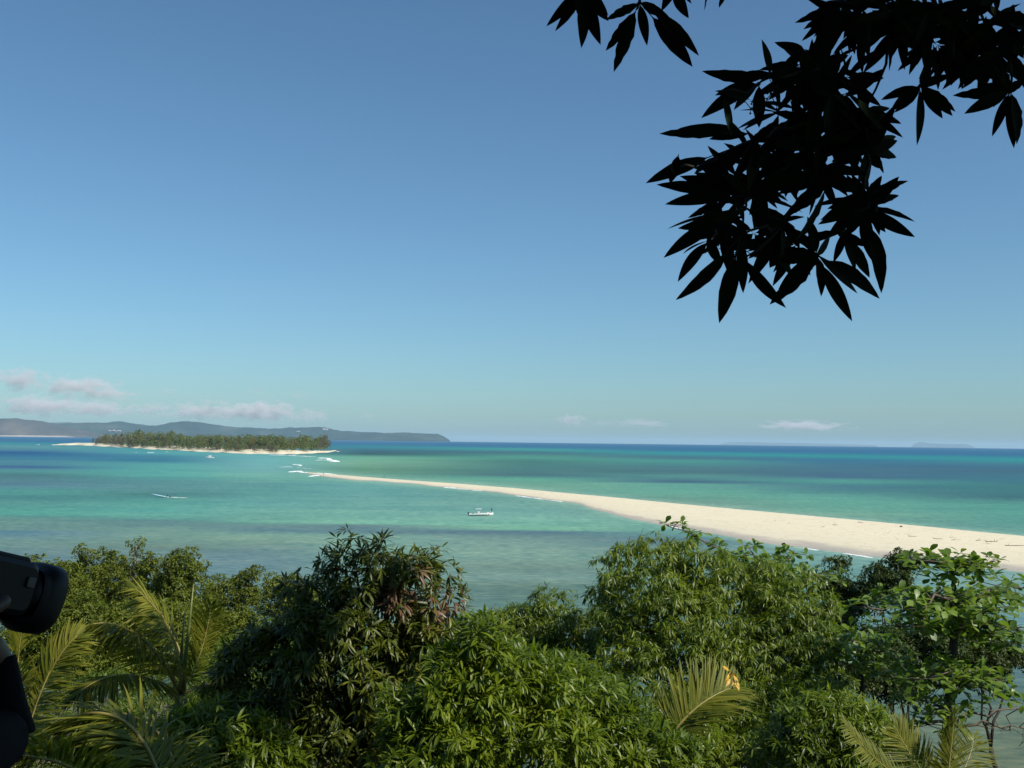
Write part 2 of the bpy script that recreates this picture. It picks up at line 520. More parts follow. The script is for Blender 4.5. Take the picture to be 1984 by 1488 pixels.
m, nt, out = nodes_of('hillside_ground')
L = nt.links
b = nt.nodes.new('ShaderNodeBsdfPrincipled'); b.inputs['Roughness'].default_value = 0.95
geo = nt.nodes.new('ShaderNodeNewGeometry')
n1 = nt.nodes.new('ShaderNodeTexNoise'); n1.inputs['Scale'].default_value = 0.35; n1.inputs['Detail'].default_value = 8
n2 = nt.nodes.new('ShaderNodeTexNoise'); n2.inputs['Scale'].default_value = 6; n2.inputs['Detail'].default_value = 6
L.new(geo.outputs['Position'], n1.inputs['Vector']); L.new(geo.outputs['Position'], n2.inputs['Vector'])
r1 = ramp(nt, [(0.35, (0.045, 0.055, 0.02)), (0.5, (0.10, 0.09, 0.05)), (0.62, (0.16, 0.14, 0.10))])
r2 = ramp(nt, [(0.3, (0.45, 0.45, 0.45)), (0.7, (1.1, 1.1, 1.1))])
L.new(n1.outputs['Fac'], r1.inputs['Fac']); L.new(n2.outputs['Fac'], r2.inputs['Fac'])
mx = nt.nodes.new('ShaderNodeMix'); mx.data_type = 'RGBA'; mx.blend_type = 'MULTIPLY'; mx.inputs[0].default_value = 1
L.new(r1.outputs[0], mx.inputs[6]); L.new(r2.outputs[0], mx.inputs[7])
L.new(mx.outputs[2], b.inputs['Base Color'])
bp = nt.nodes.new('ShaderNodeBump'); bp.inputs['Strength'].default_value = 0.8; bp.inputs['Distance'].default_value = 0.1
L.new(n2.outputs['Fac'], bp.inputs['Height']); L.new(bp.outputs[0], b.inputs['Normal'])
L.new(b.outputs[0], out.inputs['Surface'])
M['ground'] = m

def grid_mesh(xs, ys, zf):
    X, Y = np.meshgrid(xs, ys)
    Z = zf(X, Y)
    V = np.stack([X, Y, Z], -1).reshape(-1, 3)
    nx = len(xs); ny = len(ys)
    i = np.arange(nx - 1)[None] + nx * np.arange(ny - 1)[:, None]
    F = np.stack([i, i + 1, i + 1 + nx, i + nx], -1).reshape(-1, 4)
    return V, F
V, F = grid_mesh(np.arange(-150, 110.1, 1.3), np.arange(-70, 130.1, 1.3), ground_z)
tag(link('hillside', fast_mesh('hillside', V, F, M['ground'], True)), 'overgrown hillside dropping away to the water below the viewer', 'hillside', kind='structure')

# ------------------------------------------------------------------ sea
def s2l(c):
    c = np.asarray(c, float) / 255.0
    return np.where(c <= 0.04045, c / 12.92, ((c + 0.055) / 1.055) ** 2.4)
# body colour of the water (sand, seagrass or deep water below), along lines running out to sea: [(y, linear rgb)]
SEA = {
    60: [(843.5, (0.012, 0.088, 0.18)), (855, (0.012, 0.098, 0.19)), (859, (0.0179, 0.1756, 0.2075)), (866, (0.0754, 0.2132, 0.214)), (873, (0.0375, 0.1381, 0.1962)), (877, (0.0101, 0.0632, 0.1765)), (884, (0.0175, 0.1169, 0.1881)), (895, (0.0502, 0.1693, 0.2007)), (901, (0.0453, 0.1519, 0.1872)), (905, (0.0256, 0.0749, 0.1722)), (912, (0.0676, 0.2242, 0.1988)), (920, (0.0465, 0.1364, 0.1289)), (940, (0.0717, 0.1589, 0.1878)), (952, (0.0652, 0.2364, 0.1825)), (965, (0.049, 0.1664, 0.1501)), (976, (0.0798, 0.2335, 0.1843)), (995, (0.065, 0.2535, 0.1924)), (1005, (0.0954, 0.1971, 0.1589)), (1025, (0.1097, 0.1974, 0.1605)), (1031, (0.0812, 0.1688, 0.1962)), (1050, (0.1191, 0.2035, 0.1618)), (1075, (0.1007, 0.1688, 0.1648)), (1200, (0.0859, 0.1476, 0.1287)), (1500, (0.0785, 0.1079, 0.0537))],
    310: [(846, (0.012, 0.088, 0.18)), (860, (0.012, 0.098, 0.19)), (868, (0.0432, 0.2231, 0.2354)), (878, (0.0635, 0.2635, 0.2517)), (884, (0.0344, 0.1517, 0.2006)), (893, (0.024, 0.1354, 0.1851)), (900, (0.0676, 0.261, 0.2287)), (920, (0.072, 0.2753, 0.2284)), (932, (0.0695, 0.1979, 0.1858)), (945, (0.0798, 0.2018, 0.1886)), (958, (0.0464, 0.1451, 0.1303)), (972, (0.0809, 0.2612, 0.1984)), (990, (0.0846, 0.2785, 0.2202)), (1003, (0.0985, 0.2683, 0.1997)), (1010, (0.0802, 0.1601, 0.1539)), (1025, (0.1367, 0.2362, 0.1813)), (1045, (0.1301, 0.2252, 0.1654)), (1060, (0.0972, 0.1616, 0.1221)), (1080, (0.1245, 0.2027, 0.1969)), (1200, (0.0779, 0.1424, 0.1274)), (1500, (0.0667, 0.0935, 0.0465))],
    520: [(849, (0.012, 0.088, 0.18)), (862, (0.012, 0.098, 0.19)), (872, (0.0776, 0.266, 0.2594)), (890, (0.1197, 0.3301, 0.3014)), (905, (0.127, 0.3009, 0.2856)), (925, (0.1266, 0.314, 0.2376)), (938, (0.0862, 0.2287, 0.2004)), (955, (0.0803, 0.2282, 0.1963)), (975, (0.1063, 0.2792, 0.2336)), (1005, (0.117, 0.2714, 0.2008)), (1012, (0.1308, 0.3061, 0.2108)), (1018, (0.1095, 0.1915, 0.1705)), (1029, (0.0983, 0.179, 0.1765)), (1035, (0.1522, 0.2671, 0.194)), (1050, (0.153, 0.2427, 0.1716)), (1065, (0.1228, 0.1999, 0.1771)), (1090, (0.1228, 0.1968, 0.1899)), (1200, (0.0873, 0.1622, 0.1391)), (1500, (0.0761, 0.1038, 0.0522))],
    710: [(852, (0.012, 0.088, 0.18)), (860, (0.012, 0.098, 0.19)), (866, (0.0146, 0.1691, 0.1916)), (872, (0.029, 0.0959, 0.1238)), (880, (0.0174, 0.0679, 0.0662)), (886, (0.1175, 0.3083, 0.1905)), (900, (0.1383, 0.2807, 0.1715)), (910, (0.0814, 0.2028, 0.11)), (920, (0.1099, 0.2539, 0.1614)), (940, (0.1023, 0.2699, 0.2338)), (955, (0.1085, 0.2699, 0.2338)), (975, (0.1097, 0.2642, 0.2197)), (1000, (0.1506, 0.3199, 0.2364)), (1014, (0.1385, 0.3283, 0.2301)), (1018, (0.0964, 0.1616, 0.1582)), (1032, (0.1045, 0.1803, 0.1688)), (1038, (0.1678, 0.2866, 0.2117)), (1080, (0.1391, 0.2436, 0.1829)), (1160, (0.1406, 0.219, 0.1826)), (1250, (0.0789, 0.1516, 0.1336)), (1500, (0.0715, 0.0995, 0.0527))],
    1020: [(856, (0.012, 0.088, 0.18)), (866, (0.012, 0.098, 0.19)), (870.5, (0.0305, 0.2348, 0.2056)), (877, (0.0344, 0.1026, 0.119)), (886, (0.0565, 0.2304, 0.1582)), (893, (0.0418, 0.1433, 0.1119)), (905, (0.0468, 0.1485, 0.125)), (921, (0.0455, 0.1143, 0.1212)), (927, (0.0786, 0.2662, 0.1812)), (940, (0.1286, 0.2736, 0.1815)), (965, (0.119, 0.2569, 0.2035)), (1000, (0.1419, 0.3068, 0.2437)), (1026, (0.1506, 0.3405, 0.2168)), (1030, (0.0746, 0.1269, 0.1647)), (1038, (0.1055, 0.1818, 0.1592)), (1046, (0.1466, 0.238, 0.1914)), (1080, (0.1762, 0.2793, 0.2037)), (1100, (0.1181, 0.1869, 0.1417)), (1120, (0.1639, 0.2511, 0.1953)), (1135, (0.0893, 0.1512, 0.1089)), (1250, (0.0851, 0.1636, 0.1383)), (1500, (0.0776, 0.1106, 0.0617))],
    1320: [(859, (0.012, 0.088, 0.18)), (873, (0.012, 0.098, 0.19)), (878, (0.0145, 0.2137, 0.2074)), (887, (0.0409, 0.1042, 0.1395)), (893, (0.0479, 0.226, 0.1787)), (905, (0.0489, 0.1378, 0.1431)), (915, (0.0461, 0.1158, 0.1188)), (922, (0.0643, 0.205, 0.1706)), (934, (0.0393, 0.0901, 0.1335)), (938, (0.0986, 0.273, 0.2031)), (955, (0.0976, 0.2771, 0.1923)), (968, (0.1112, 0.2351, 0.1635)), (980, (0.1553, 0.2474, 0.181)), (1015, (0.1311, 0.2835, 0.2155)), (1035, (0.0959, 0.2157, 0.1795)), (1046, (0.0707, 0.1306, 0.1541)), (1080, (0.124, 0.2181, 0.1708)), (1250, (0.0857, 0.1635, 0.1382)), (1500, (0.0857, 0.1159, 0.0616))],
    1620: [(863, (0.012, 0.088, 0.18)), (877, (0.012, 0.098, 0.19)), (884, (0.0133, 0.2127, 0.2001)), (890, (0.019, 0.1159, 0.1882)), (905, (0.0393, 0.1161, 0.1545)), (925, (0.0415, 0.1046, 0.1507)), (932, (0.0658, 0.2471, 0.1861)), (943, (0.0479, 0.1363, 0.1601)), (955, (0.0665, 0.1958, 0.1676)), (965, (0.091, 0.2698, 0.1987)), (985, (0.1095, 0.2799, 0.1956)), (1000, (0.1371, 0.2676, 0.1887)), (1070, (0.1496, 0.2708, 0.2259)), (1100, (0.1254, 0.251, 0.2077)), (1200, (0.1051, 0.204, 0.1821)), (1320, (0.0891, 0.1578, 0.1227)), (1500, (0.0973, 0.122, 0.0635))],
    1960: [(867, (0.012, 0.088, 0.18)), (882, (0.012, 0.098, 0.19)), (890, (0.0115, 0.2098, 0.2031)), (900, (0.0324, 0.1274, 0.1679)), (905, (0.0263, 0.0997, 0.1543)), (912, (0.035, 0.0961, 0.1364)), (925, (0.0297, 0.1193, 0.1532)), (945, (0.0317, 0.1346, 0.1253)), (965, (0.0376, 0.1198, 0.1229)), (980, (0.0739, 0.249, 0.1852)), (1010, (0.0744, 0.2296, 0.1768)), (1032, (0.1126, 0.2494, 0.1943)), (1120, (0.1527, 0.2585, 0.233)), (1150, (0.1483, 0.2598, 0.2137)), (1190, (0.1196, 0.2226, 0.2204)), (1260, (0.1159, 0.2165, 0.2074)), (1300, (0.0743, 0.1354, 0.1281)), (1350, (0.0664, 0.1127, 0.0928)), (1400, (0.101, 0.1347, 0.0775)), (1500, (0.1115, 0.1347, 0.073))],
}
FAR_EDGE = [(590, 914.5), (640, 918.5), (700, 923.5), (800, 931), (900, 938), (1000, 946), (1100, 955.5), (1200, 964.5), (1300, 974.5), (1400, 984), (1500, 993), (1600, 1002), (1700, 1011), (1800, 1020.5), (1900, 1030.5), (1984, 1038.5), (2400, 1078), (2800, 1118)]
NEAR_EDGE = [(590, 916.5), (640, 925), (700, 931), (800, 938), (860, 943), (1000, 960), (1060, 968), (1120, 976), (1150, 988), (1200, 1001), (1300, 1021), (1400, 1039), (1500, 1056), (1600, 1068), (1700, 1080), (1800, 1091), (1900, 1101), (1984, 1111), (2400, 1165), (2800, 1220)]
def sea_colour(px, py):
    keys = sorted(SEA)
    cols = []
    for k in keys:
        ys = np.array([a for a, _ in SEA[k]], float) - hor(k)
        cs = np.array([c for _, c in SEA[k]])
        yy = py - hor(px)
        cols.append(np.stack([np.interp(yy, ys, cs[:, j]) for j in range(3)], -1))
    cols = np.stack(cols)                      # K,N,3
    pxc = np.clip(px, keys[0], keys[-1])
    idx = np.clip(np.searchsorted(keys, pxc) - 1, 0, len(keys) - 2)
    k0 = np.array(keys)[idx]; k1 = np.array(keys)[idx + 1]
    t = ((pxc - k0) / (k1 - k0))[:, None]
    t = t * t * (3 - 2 * t) * 0.5 + t * 0.5
    n = np.arange(len(px))
    c = cols[idx, n] * (1 - t) + cols[idx + 1, n] * t
    # pale shallows along the bar
    fe = np.interp(px, [a for a, _ in FAR_EDGE], [q for _, q in FAR_EDGE])
    ne = np.interp(px, [a for a, _ in NEAR_EDGE], [q for _, q in NEAR_EDGE])
    d = np.where(py < fe, (fe - py) * 0.9, py - ne)
    s = np.clip(1 - np.abs(d) / 9.0, 0, 1) ** 1.5 * np.clip((px - 560) / 60, 0, 1) * 0.55
    sh = s2l((140, 172, 150))
    return c * (1 - s[:, None]) + sh * s[:, None]

# rings around the viewer's foot point, closer together near the shore, out to the sea horizon
angs = np.radians(np.concatenate([np.linspace(-180, -38, 24)[:-1], np.linspace(-38, 38, 420), np.linspace(38, 180, 24)[1:]]))
dep = np.concatenate([np.linspace(3.0, 700, 620), np.linspace(702, 760, 3)])      # pixels below the horizon
dep = np.concatenate([[2.6, 2.8], dep])[::-1]
rad = H * FPX / dep
A, Rr = np.meshgrid(angs, rad)
X = Rr * np.sin(A); Y = Rr * np.cos(A)
V = np.stack([X, Y, np.zeros_like(X)], -1).reshape(-1, 3)
nx = len(angs); ny = len(rad)
i = np.arange(nx - 1)[None] + nx * np.arange(ny - 1)[:, None]
F = np.stack([i, i + nx, i + 1 + nx, i + 1], -1).reshape(-1, 4)
sea_me = fast_mesh('sea', V, F, None, True)
ppx, ppy, pd = proj(V)
pd_ok = pd > 1
ppx = np.where(pd_ok, ppx, 0); 
# outside the field of view the same rings go on with the colours of its edges
ring_y = H * FPX / np.hypot(V[:, 0], V[:, 1]) 
az = np.arctan2(V[:, 0], V[:, 1])
px_eq = 992 + FPX * np.tan(np.clip(az, -0.66, 0.66))
inside = np.abs(az) < 0.66
qy = np.where(inside, ppy, hor(px_eq) + ring_y)
qx = np.where(inside, ppx, px_eq)
c = sea_colour(qx, qy)
ca = sea_me.color_attributes.new('body', 'FLOAT_COLOR', 'POINT')
ca.data.foreach_set('color', np.concatenate([np.clip(c, 0, 1), np.ones((len(c), 1))], 1).astype(np.float32).ravel())

m, nt, out = nodes_of('sea_water')
L = nt.links
at_ = nt.nodes.new('ShaderNodeAttribute'); at_.attribute_name = 'body'
geo = nt.nodes.new('ShaderNodeNewGeometry')
def noise(scale, detail=4, vec=None, sx=1, sy=1, rough=0.55):
    mp = nt.nodes.new('ShaderNodeMapping'); mp.inputs['Scale'].default_value = (sx, sy, 1)
    L.new(geo.outputs['Position'], mp.inputs['Vector'])
    n = nt.nodes.new('ShaderNodeTexNoise'); n.inputs['Scale'].default_value = scale; n.inputs['Detail'].default_value = detail
    n.inputs['Roughness'].default_value = rough
    L.new(mp.outputs[0], n.inputs['Vector'])
    return n
def mulc(a_sock, fac_sock, lo, hi, p0=0.35, p1=0.65):
    r = ramp(nt, [(p0, lo), (p1, hi)])
    L.new(fac_sock, r.inputs['Fac'])
    mm = nt.nodes.new('ShaderNodeMix'); mm.data_type = 'RGBA'; mm.blend_type = 'MULTIPLY'; mm.inputs[0].default_value = 1
    L.new(a_sock, mm.inputs[6]); L.new(r.outputs[0], mm.inputs[7])
    return mm.outputs[2]
s = at_.outputs['Color']
s = mulc(s, noise(0.011, 5, sx=0.6).outputs['Fac'], (0.90, 0.94, 0.96), (1.08, 1.05, 1.03))
s = mulc(s, noise(0.05, 7, sx=0.28, rough=.65).outputs['Fac'], (0.85, 0.91, 0.95), (1.12, 1.07, 1.04))
s = mulc(s, noise(0.22, 6, sx=0.35, sy=.6, rough=0.75).outputs['Fac'], (0.78, 0.86, 0.90), (1.16, 1.10, 1.07))
s = mulc(s, noise(0.75, 3, sx=0.45, rough=0.6).outputs['Fac'], (0.60, 0.70, 0.75), (1.42, 1.30, 1.22), .3, .7)  # light and dark faces of the chop painted into the water colour
dif = nt.nodes.new('ShaderNodeBsdfDiffuse'); L.new(s, dif.inputs['Color'])
gl = nt.nodes.new('ShaderNodeBsdfGlossy'); gl.inputs['Roughness'].default_value = 0.28
gl.inputs['Color'].default_value = (0.85, 0.92, 1, 1)
w1 = noise(0.9, 6, sy=1.6, rough=0.65); w2 = noise(0.12, 4, sy=2.0)
hm = nt.nodes.new('ShaderNodeMath'); hm.operation = 'MULTIPLY_ADD'
L.new(w2.outputs['Fac'], hm.inputs[0]); hm.inputs[1].default_value = 2.2; L.new(w1.outputs['Fac'], hm.inputs[2])
bp = nt.nodes.new('ShaderNodeBump'); bp.inputs['Strength'].default_value = 0.5; bp.inputs['Distance'].default_value = 0.25
L.new(hm.outputs[0], bp.inputs['Height'])
L.new(bp.outputs[0], gl.inputs['Normal'])
bp2 = nt.nodes.new('ShaderNodeBump'); bp2.inputs['Strength'].default_value = 0.6; bp2.inputs['Distance'].default_value = 0.12
L.new(hm.outputs[0], bp2.inputs['Height'])
L.new(bp2.outputs[0], dif.inputs['Normal'])
fr = nt.nodes.new('ShaderNodeFresnel'); fr.inputs['IOR'].default_value = 1.33
L.new(bp.outputs[0], fr.inputs['Normal'])
mr = nt.nodes.new('ShaderNodeMapRange'); mr.inputs['To Min'].default_value = 0.0; mr.inputs['To Max'].default_value = 0.11
mr.inputs['From Max'].default_value = 0.7
L.new(fr.outputs[0], mr.inputs['Value'])
ms = nt.nodes.new('ShaderNodeMixShader')
L.new(mr.outputs[0], ms.inputs[0]); L.new(dif.outputs[0], ms.inputs[1]); L.new(gl.outputs[0], ms.inputs[2])
L.new(ms.outputs[0], out.inputs['Surface'])
sea_me.materials.append(m)
tag(link('sea', sea_me), 'turquoise lagoon turning deep blue towards the horizon', 'sea', kind='structure')

# ------------------------------------------------------------------ sandbar
m, nt, out = nodes_of('coral_sand')
L = nt.links
geo = nt.nodes.new('ShaderNodeNewGeometry')
sp = nt.nodes.new('ShaderNodeSeparateXYZ'); L.new(geo.outputs['Position'], sp.inputs[0])
n1 = nt.nodes.new('ShaderNodeTexNoise'); n1.inputs['Scale'].default_value = 0.12; n1.inputs['Detail'].default_value = 8
L.new(geo.outputs['Position'], n1.inputs['Vector'])
n2 = nt.nodes.new('ShaderNodeTexNoise'); n2.inputs['Scale'].default_value = 1.6; n2.inputs['Detail'].default_value = 6; n2.inputs['Roughness'].default_value = 0.7
L.new(geo.outputs['Position'], n2.inputs['Vector'])
ad = nt.nodes.new('ShaderNodeMath'); ad.operation = 'MULTIPLY_ADD'
L.new(n1.outputs['Fac'], ad.inputs[0]); ad.inputs[1].default_value = 0.25; L.new(sp.outputs['Z'], ad.inputs[2])
rz = ramp(nt, [(0.12, (0.34, 0.315, 0.27)), (0.30, (0.43, 0.39, 0.32)), (0.42, (0.63, 0.56, 0.41)), (1.0, (0.68, 0.605, 0.435))])
L.new(ad.outputs[0], rz.inputs['Fac'])
rn = ramp(nt, [(0.25, (0.86, 0.85, 0.83)), (0.5, (0.98, 0.98, 0.98)), (0.75, (1.06, 1.06, 1.07))])
L.new(n2.outputs['Fac'], rn.inputs['Fac'])
mx = nt.nodes.new('ShaderNodeMix'); mx.data_type = 'RGBA'; mx.blend_type = 'MULTIPLY'; mx.inputs[0].default_value = 1
L.new(rz.outputs[0], mx.inputs[6]); L.new(rn.outputs[0], mx.inputs[7])
tl = nt.nodes.new('ShaderNodeMath'); tl.operation = 'MULTIPLY_ADD'
L.new(n1.outputs['Fac'], tl.inputs[0]); tl.inputs[1].default_value = 0.9; L.new(sp.outputs['Z'], tl.inputs[2])
wv = nt.nodes.new('ShaderNodeMath'); wv.operation = 'SINE'
ws = nt.nodes.new('ShaderNodeMath'); ws.operation = 'MULTIPLY'; L.new(tl.outputs[0], ws.inputs[0]); ws.inputs[1].default_value = 34.0
L.new(ws.outputs[0], wv.inputs[0])
rt = ramp(nt, [(0.0, (1, 1, 1)), (0.80, (1, 1, 1)), (0.97, (0.90, 0.885, 0.86)), (1.0, (0.93, 0.92, 0.9))])
L.new(wv.outputs[0], rt.inputs['Fac'])
mt_ = nt.nodes.new('ShaderNodeMix'); mt_.data_type = 'RGBA'; mt_.blend_type = 'MULTIPLY'; mt_.inputs[0].default_value = 1
L.new(mx.outputs[2], mt_.inputs[6]); L.new(rt.outputs[0], mt_.inputs[7])
b = nt.nodes.new('ShaderNodeBsdfPrincipled'); b.inputs['Roughness'].default_value = 0.9; b.inputs['Specular IOR Level'].default_value = 0.2
L.new(mt_.outputs[2], b.inputs['Base Color'])
bp = nt.nodes.new('ShaderNodeBump'); bp.inputs['Strength'].default_value = 0.5; bp.inputs['Distance'].default_value = 0.25
L.new(n2.outputs['Fac'], bp.inputs['Height']); L.new(bp.outputs[0], b.inputs['Normal'])
L.new(b.outputs[0], out.inputs['Surface'])
M['sand'] = m
def interp(tab, x): return float(np.interp(x, [a for a, _ in tab], [q for _, q in tab]))
pxs = np.concatenate([np.linspace(592, 1000, 60), np.linspace(1006, 2800, 170)])
rows = []
for x in pxs:
    fe = interp(FAR_EDGE, x); ne = interp(NEAR_EDGE, x)
    ne += 0.8 * math.sin(x * 0.031) + 0.5 * math.sin(x * 0.083 + 1)
    k = min(1.0, (x - 585) / 260.0)
    crest_z = 0.35 + 0.95 * k
    near = at(x, ne, 0.0); crest = at(x, fe, crest_z)
    d = crest - near
    line = [near - d * 0.06 + np.array([0, 0, -0.5]), near - d * 0.01 + np.array([0, 0, -0.06])]
    for t in np.linspace(0.02, 0.93, 14):
        p = near + d * t
        wet = min(1, t / 0.22)
        p[2] = crest_z * (0.26 * wet + 0.74 * max(0, (t - 0.16) / 0.84) ** 0.8) + 0.10 * k * (float(vnoise(p[0], p[1], 9.0)) - 0.5) * (t > .2)
        line.append(p)
    line.append(crest)
    n = d / np.linalg.norm(d)
    line.append(crest + n * 3.0 + np.array([0, 0, -0.25 * crest_z]))
    line.append(crest + n * 9.0 + np.array([0, 0, -crest_z * 1.05]))
    line.append(crest + n * 14.0 + np.array([0, 0, -crest_z - 0.6]))
    rows.append(line)
R_ = np.array(rows)
na, nb = R_.shape[:2]
i = (np.arange(na - 1)[:, None] * nb + np.arange(nb - 1)[None])
F = np.stack([i, i + nb, i + 1 + nb, i + 1], -1).reshape(-1, 4)
tag(link('sandbar', fast_mesh('sandbar', R_.reshape(-1, 3), F, M['sand'], True)), 'long pale sandbar curving across the lagoon towards the islet', 'sandbar', kind='structure')

# ------------------------------------------------------------------ islet land
ISL = [(100, 862), (140, 862.6), (200, 864.8), (250, 867.8), (300, 870.8), (350, 873), (420, 876.8), (480, 879.3), (540, 880.3), (600, 879), (636, 876.5), (652, 873.5)]
front = []
for x in np.linspace(100, 652, 130):
    y = interp(ISL, x) + 0.25 * math.sin(x * 0.2) + 0.3 * math.sin(x * 0.07)
    front.append(at(x, y, 0))
front = np.array(front)
cx_ = front.mean(0)
back = []
s_par = np.linspace(0, 1, len(front))
rows = []
for k, p in enumerate(front):
    t = s_par[k]
    width = 20 + 330 * math.sin(PI * min(1, max(0, (t - 0.02) / 0.98)) ** 0.75) ** 0.7
    inward = np.array([p[0], p[1], 0.0]); inward /= np.linalg.norm(inward)
    line = []
    hmax = 7.0 * min(1, width / 250)
    for q, zz in ((-0.03, -0.8), (0, -0.02), (0.04, 0.8), (0.10, 1.7), (0.18, 2.6), (0.3, 4.5), (0.5, 7.0), (0.7, 6.0), (0.88, 3.0), (0.97, 1.0), (1.0, -0.1), (1.04, -1.2)):
        w = p + inward * width * q
        line.append([w[0], w[1], zz if zz < 1 else 1 + (zz - 1) * hmax / 7.0])
    rows.append(line)
R_ = np.array(rows); na, nb = R_.shape[:2]
i = (np.arange(na - 1)[:, None] * nb + np.arange(nb - 1)[None])
F = np.stack([i, i + nb, i + 1 + nb, i + 1], -1).reshape(-1, 4)
tag(link('islet_beach', fast_mesh('islet_beach', R_.reshape(-1, 3), F, M['sand'], True)), 'pale beach ringing the wooded islet', 'beach', kind='structure')

# dark reef rocks along the islet's waterline
for x, y, w in ((308, 871.6, 6), (322, 872.6, 8), (338, 873.6, 6), (372, 875.2, 9), (212, 866.6, 4), (218, 866.8, 4), (560, 881.2, 12), (590, 880.8, 14), (620, 878.8, 12), (655, 874.5, 12)):
    p = at(x, y - 0.6, 0); s_ = np.linalg.norm(p) / FPX
    mb = MB()
    for k in range(9):
        mb.ball(p + np.array([(random.random() - .5) * w * s_, (random.random() - .5) * 14, 0.1]), (w * s_ * .16, 3.0, 0.5 + 0.5 * random.random()), 7, 5, jitter=.35)
    where = 'at the left tip' if x < 240 else ('below the middle of the wood' if x < 400 else ('below the right half of the wood' if x < 640 else 'off the right tip'))
    side = {308: 'leftmost', 322: 'second from left', 338: 'third from left', 372: 'rightmost', 212: 'left', 218: 'right', 560: 'left', 590: 'middle', 620: 'right', 655: 'lone'}[x]
    tag(mb.build('reef_rock', M['rock'], base=p, smooth=False), f'{side} low dark rock {where} of the islet', 'rock', 'dark rocks along the islet shore').location = p

# ------------------------------------------------------------------ islet trees: variants share meshes
def islet_variant(kind, mat, n, seed):
    rg = np.random.default_rng(seed)
    if kind == 'round':
        lob = [(np.array([rg.uniform(-.25, .25), rg.uniform(-.25, .25), z_]), np.array([.38, .38, .26]) * rg.uniform(.75, 1.1)) for z_ in (.18, .3, .45, .6, .7, .8)]
    elif kind == 'tall':
        lob = [(np.array([rg.uniform(-.12, .12), rg.uniform(-.12, .12), z]), np.array([w, w, .16])) for z, w in ((.15, .30), (.32, .32), (.5, .28), (.65, .24), (.8, .18), (.92, .10))]
    elif kind == 'bare':
        lob = [(np.array([rg.uniform(-.2, .2), rg.uniform(-.2, .2), z]), np.array([w, w, .2])) for z, w in ((.45, .30), (.65, .34), (.82, .28))]
    else:
        lob = [(np.array([0, 0, .75]), np.array([.5, .5, .22]))]
    pts = []; nr = []
    for c, r in lob:
        d = unit(rg.normal(size=(n // len(lob), 3)))
        d[:, 2] = np.abs(d[:, 2]) * np.where(rg.random(len(d)) < .75, 1, -1)
        pts.append(c + d * r * rg.uniform(0.65, 1.08, (len(d), 1))); nr.append(d)
    C = np.concatenate(pts); O = np.concatenate(nr)
    A = unit(rg.normal(size=C.shape) + O * .6)
    Nn = unit(O + rg.normal(0, .5, C.shape) + np.array([0, 0, .4]))
    sz = rg.uniform(.05, .10, len(C)) * (0.55 if kind == 'bare' else 1)
    if kind == 'palm':
        an = rg.uniform(0, 2 * PI, len(C)); C = np.stack([0.03 * np.cos(an), 0.03 * np.sin(an), np.full(len(C), .72)], 1)
        A = unit(np.stack([np.cos(an), np.sin(an), rg.uniform(-.5, .8, len(C))], 1)); Nn = np.tile([0, 0, 1.0], (len(C), 1)); sz = rg.uniform(.35, .5, len(C))
    Ms = frames(A, Nn, sz, sz * (0.55 if kind == 'palm' else 1.5))
    V, F = baked(Ms, C, [diamond_template(.33, .2, .3)], np.zeros(len(C), int))
    crown = fast_mesh('crown', V, F, mat)
    mb = MB(); mb.tube([(0, 0, -.08), (.02, .01, .3), (-.02, 0, .6), (0, 0, .82)], [.028, .022, .014, .006], 5)
    for k in range(4 if kind != 'palm' else 0):
        a = rg.uniform(0, 2 * PI); mb.tube([(0, 0, .3 + .08 * k), (.18 * math.cos(a), .18 * math.sin(a), .5 + .1 * k)], [.012, .004], 4)
    trunk = mesh_py('trunk', mb.v, mb.f, M['bark_pale' if kind in ('bare', 'palm') else 'bark'])
    return crown, trunk
VARS = {
    'green': [islet_variant('round', M['islet'], 620, s) for s in (1, 2, 3)],
    'olive': [islet_variant('round', M['islet_olive'], 620, s) for s in (4, 5)] + [islet_variant('tall', M['islet_olive'], 560, 6)],
    'tall': [islet_variant('tall', M['islet'], 620, 8)],
    'grey': [islet_variant('bare', M['islet_grey'], 520, 9), islet_variant('round', M['islet_grey'], 500, 10)],
    'palm': [islet_variant('palm', M['islet_palm'], 26, 11)],
    'bare': [islet_variant('bare', M['islet_grey'], 900, 12)],
}
SKY_L = [(176, 853), (182, 847), (200, 843), (225, 841.5), (245, 839), (262, 835), (275, 834.5), (292, 839), (320, 838), (333, 836.5), (350, 841), (362, 844.5), (380, 843.5), (400, 841.5), (415, 844), (430, 841), (445, 845), (470, 842.5), (500, 843), (530, 844), (558, 845), (575, 848), (588, 843), (598, 846), (612, 849), (628, 843.5), (642, 850)]
def where_on_islet(px):
    for lim, w in ((215, 'at its left end'), (262, 'just left of the tallest dark tree'), (300, 'around the tallest dark tree'), (345, 'around the tall pointed tree'), (395, 'straight behind the moored cabin boat'), (450, 'just right of the moored cabin boat'), (505, 'in the middle of its right half'), (560, 'above the broad right hand beach'), (605, 'around the dark round tree'), (700, 'beside the bare brown tree')):
        if px < lim: return w
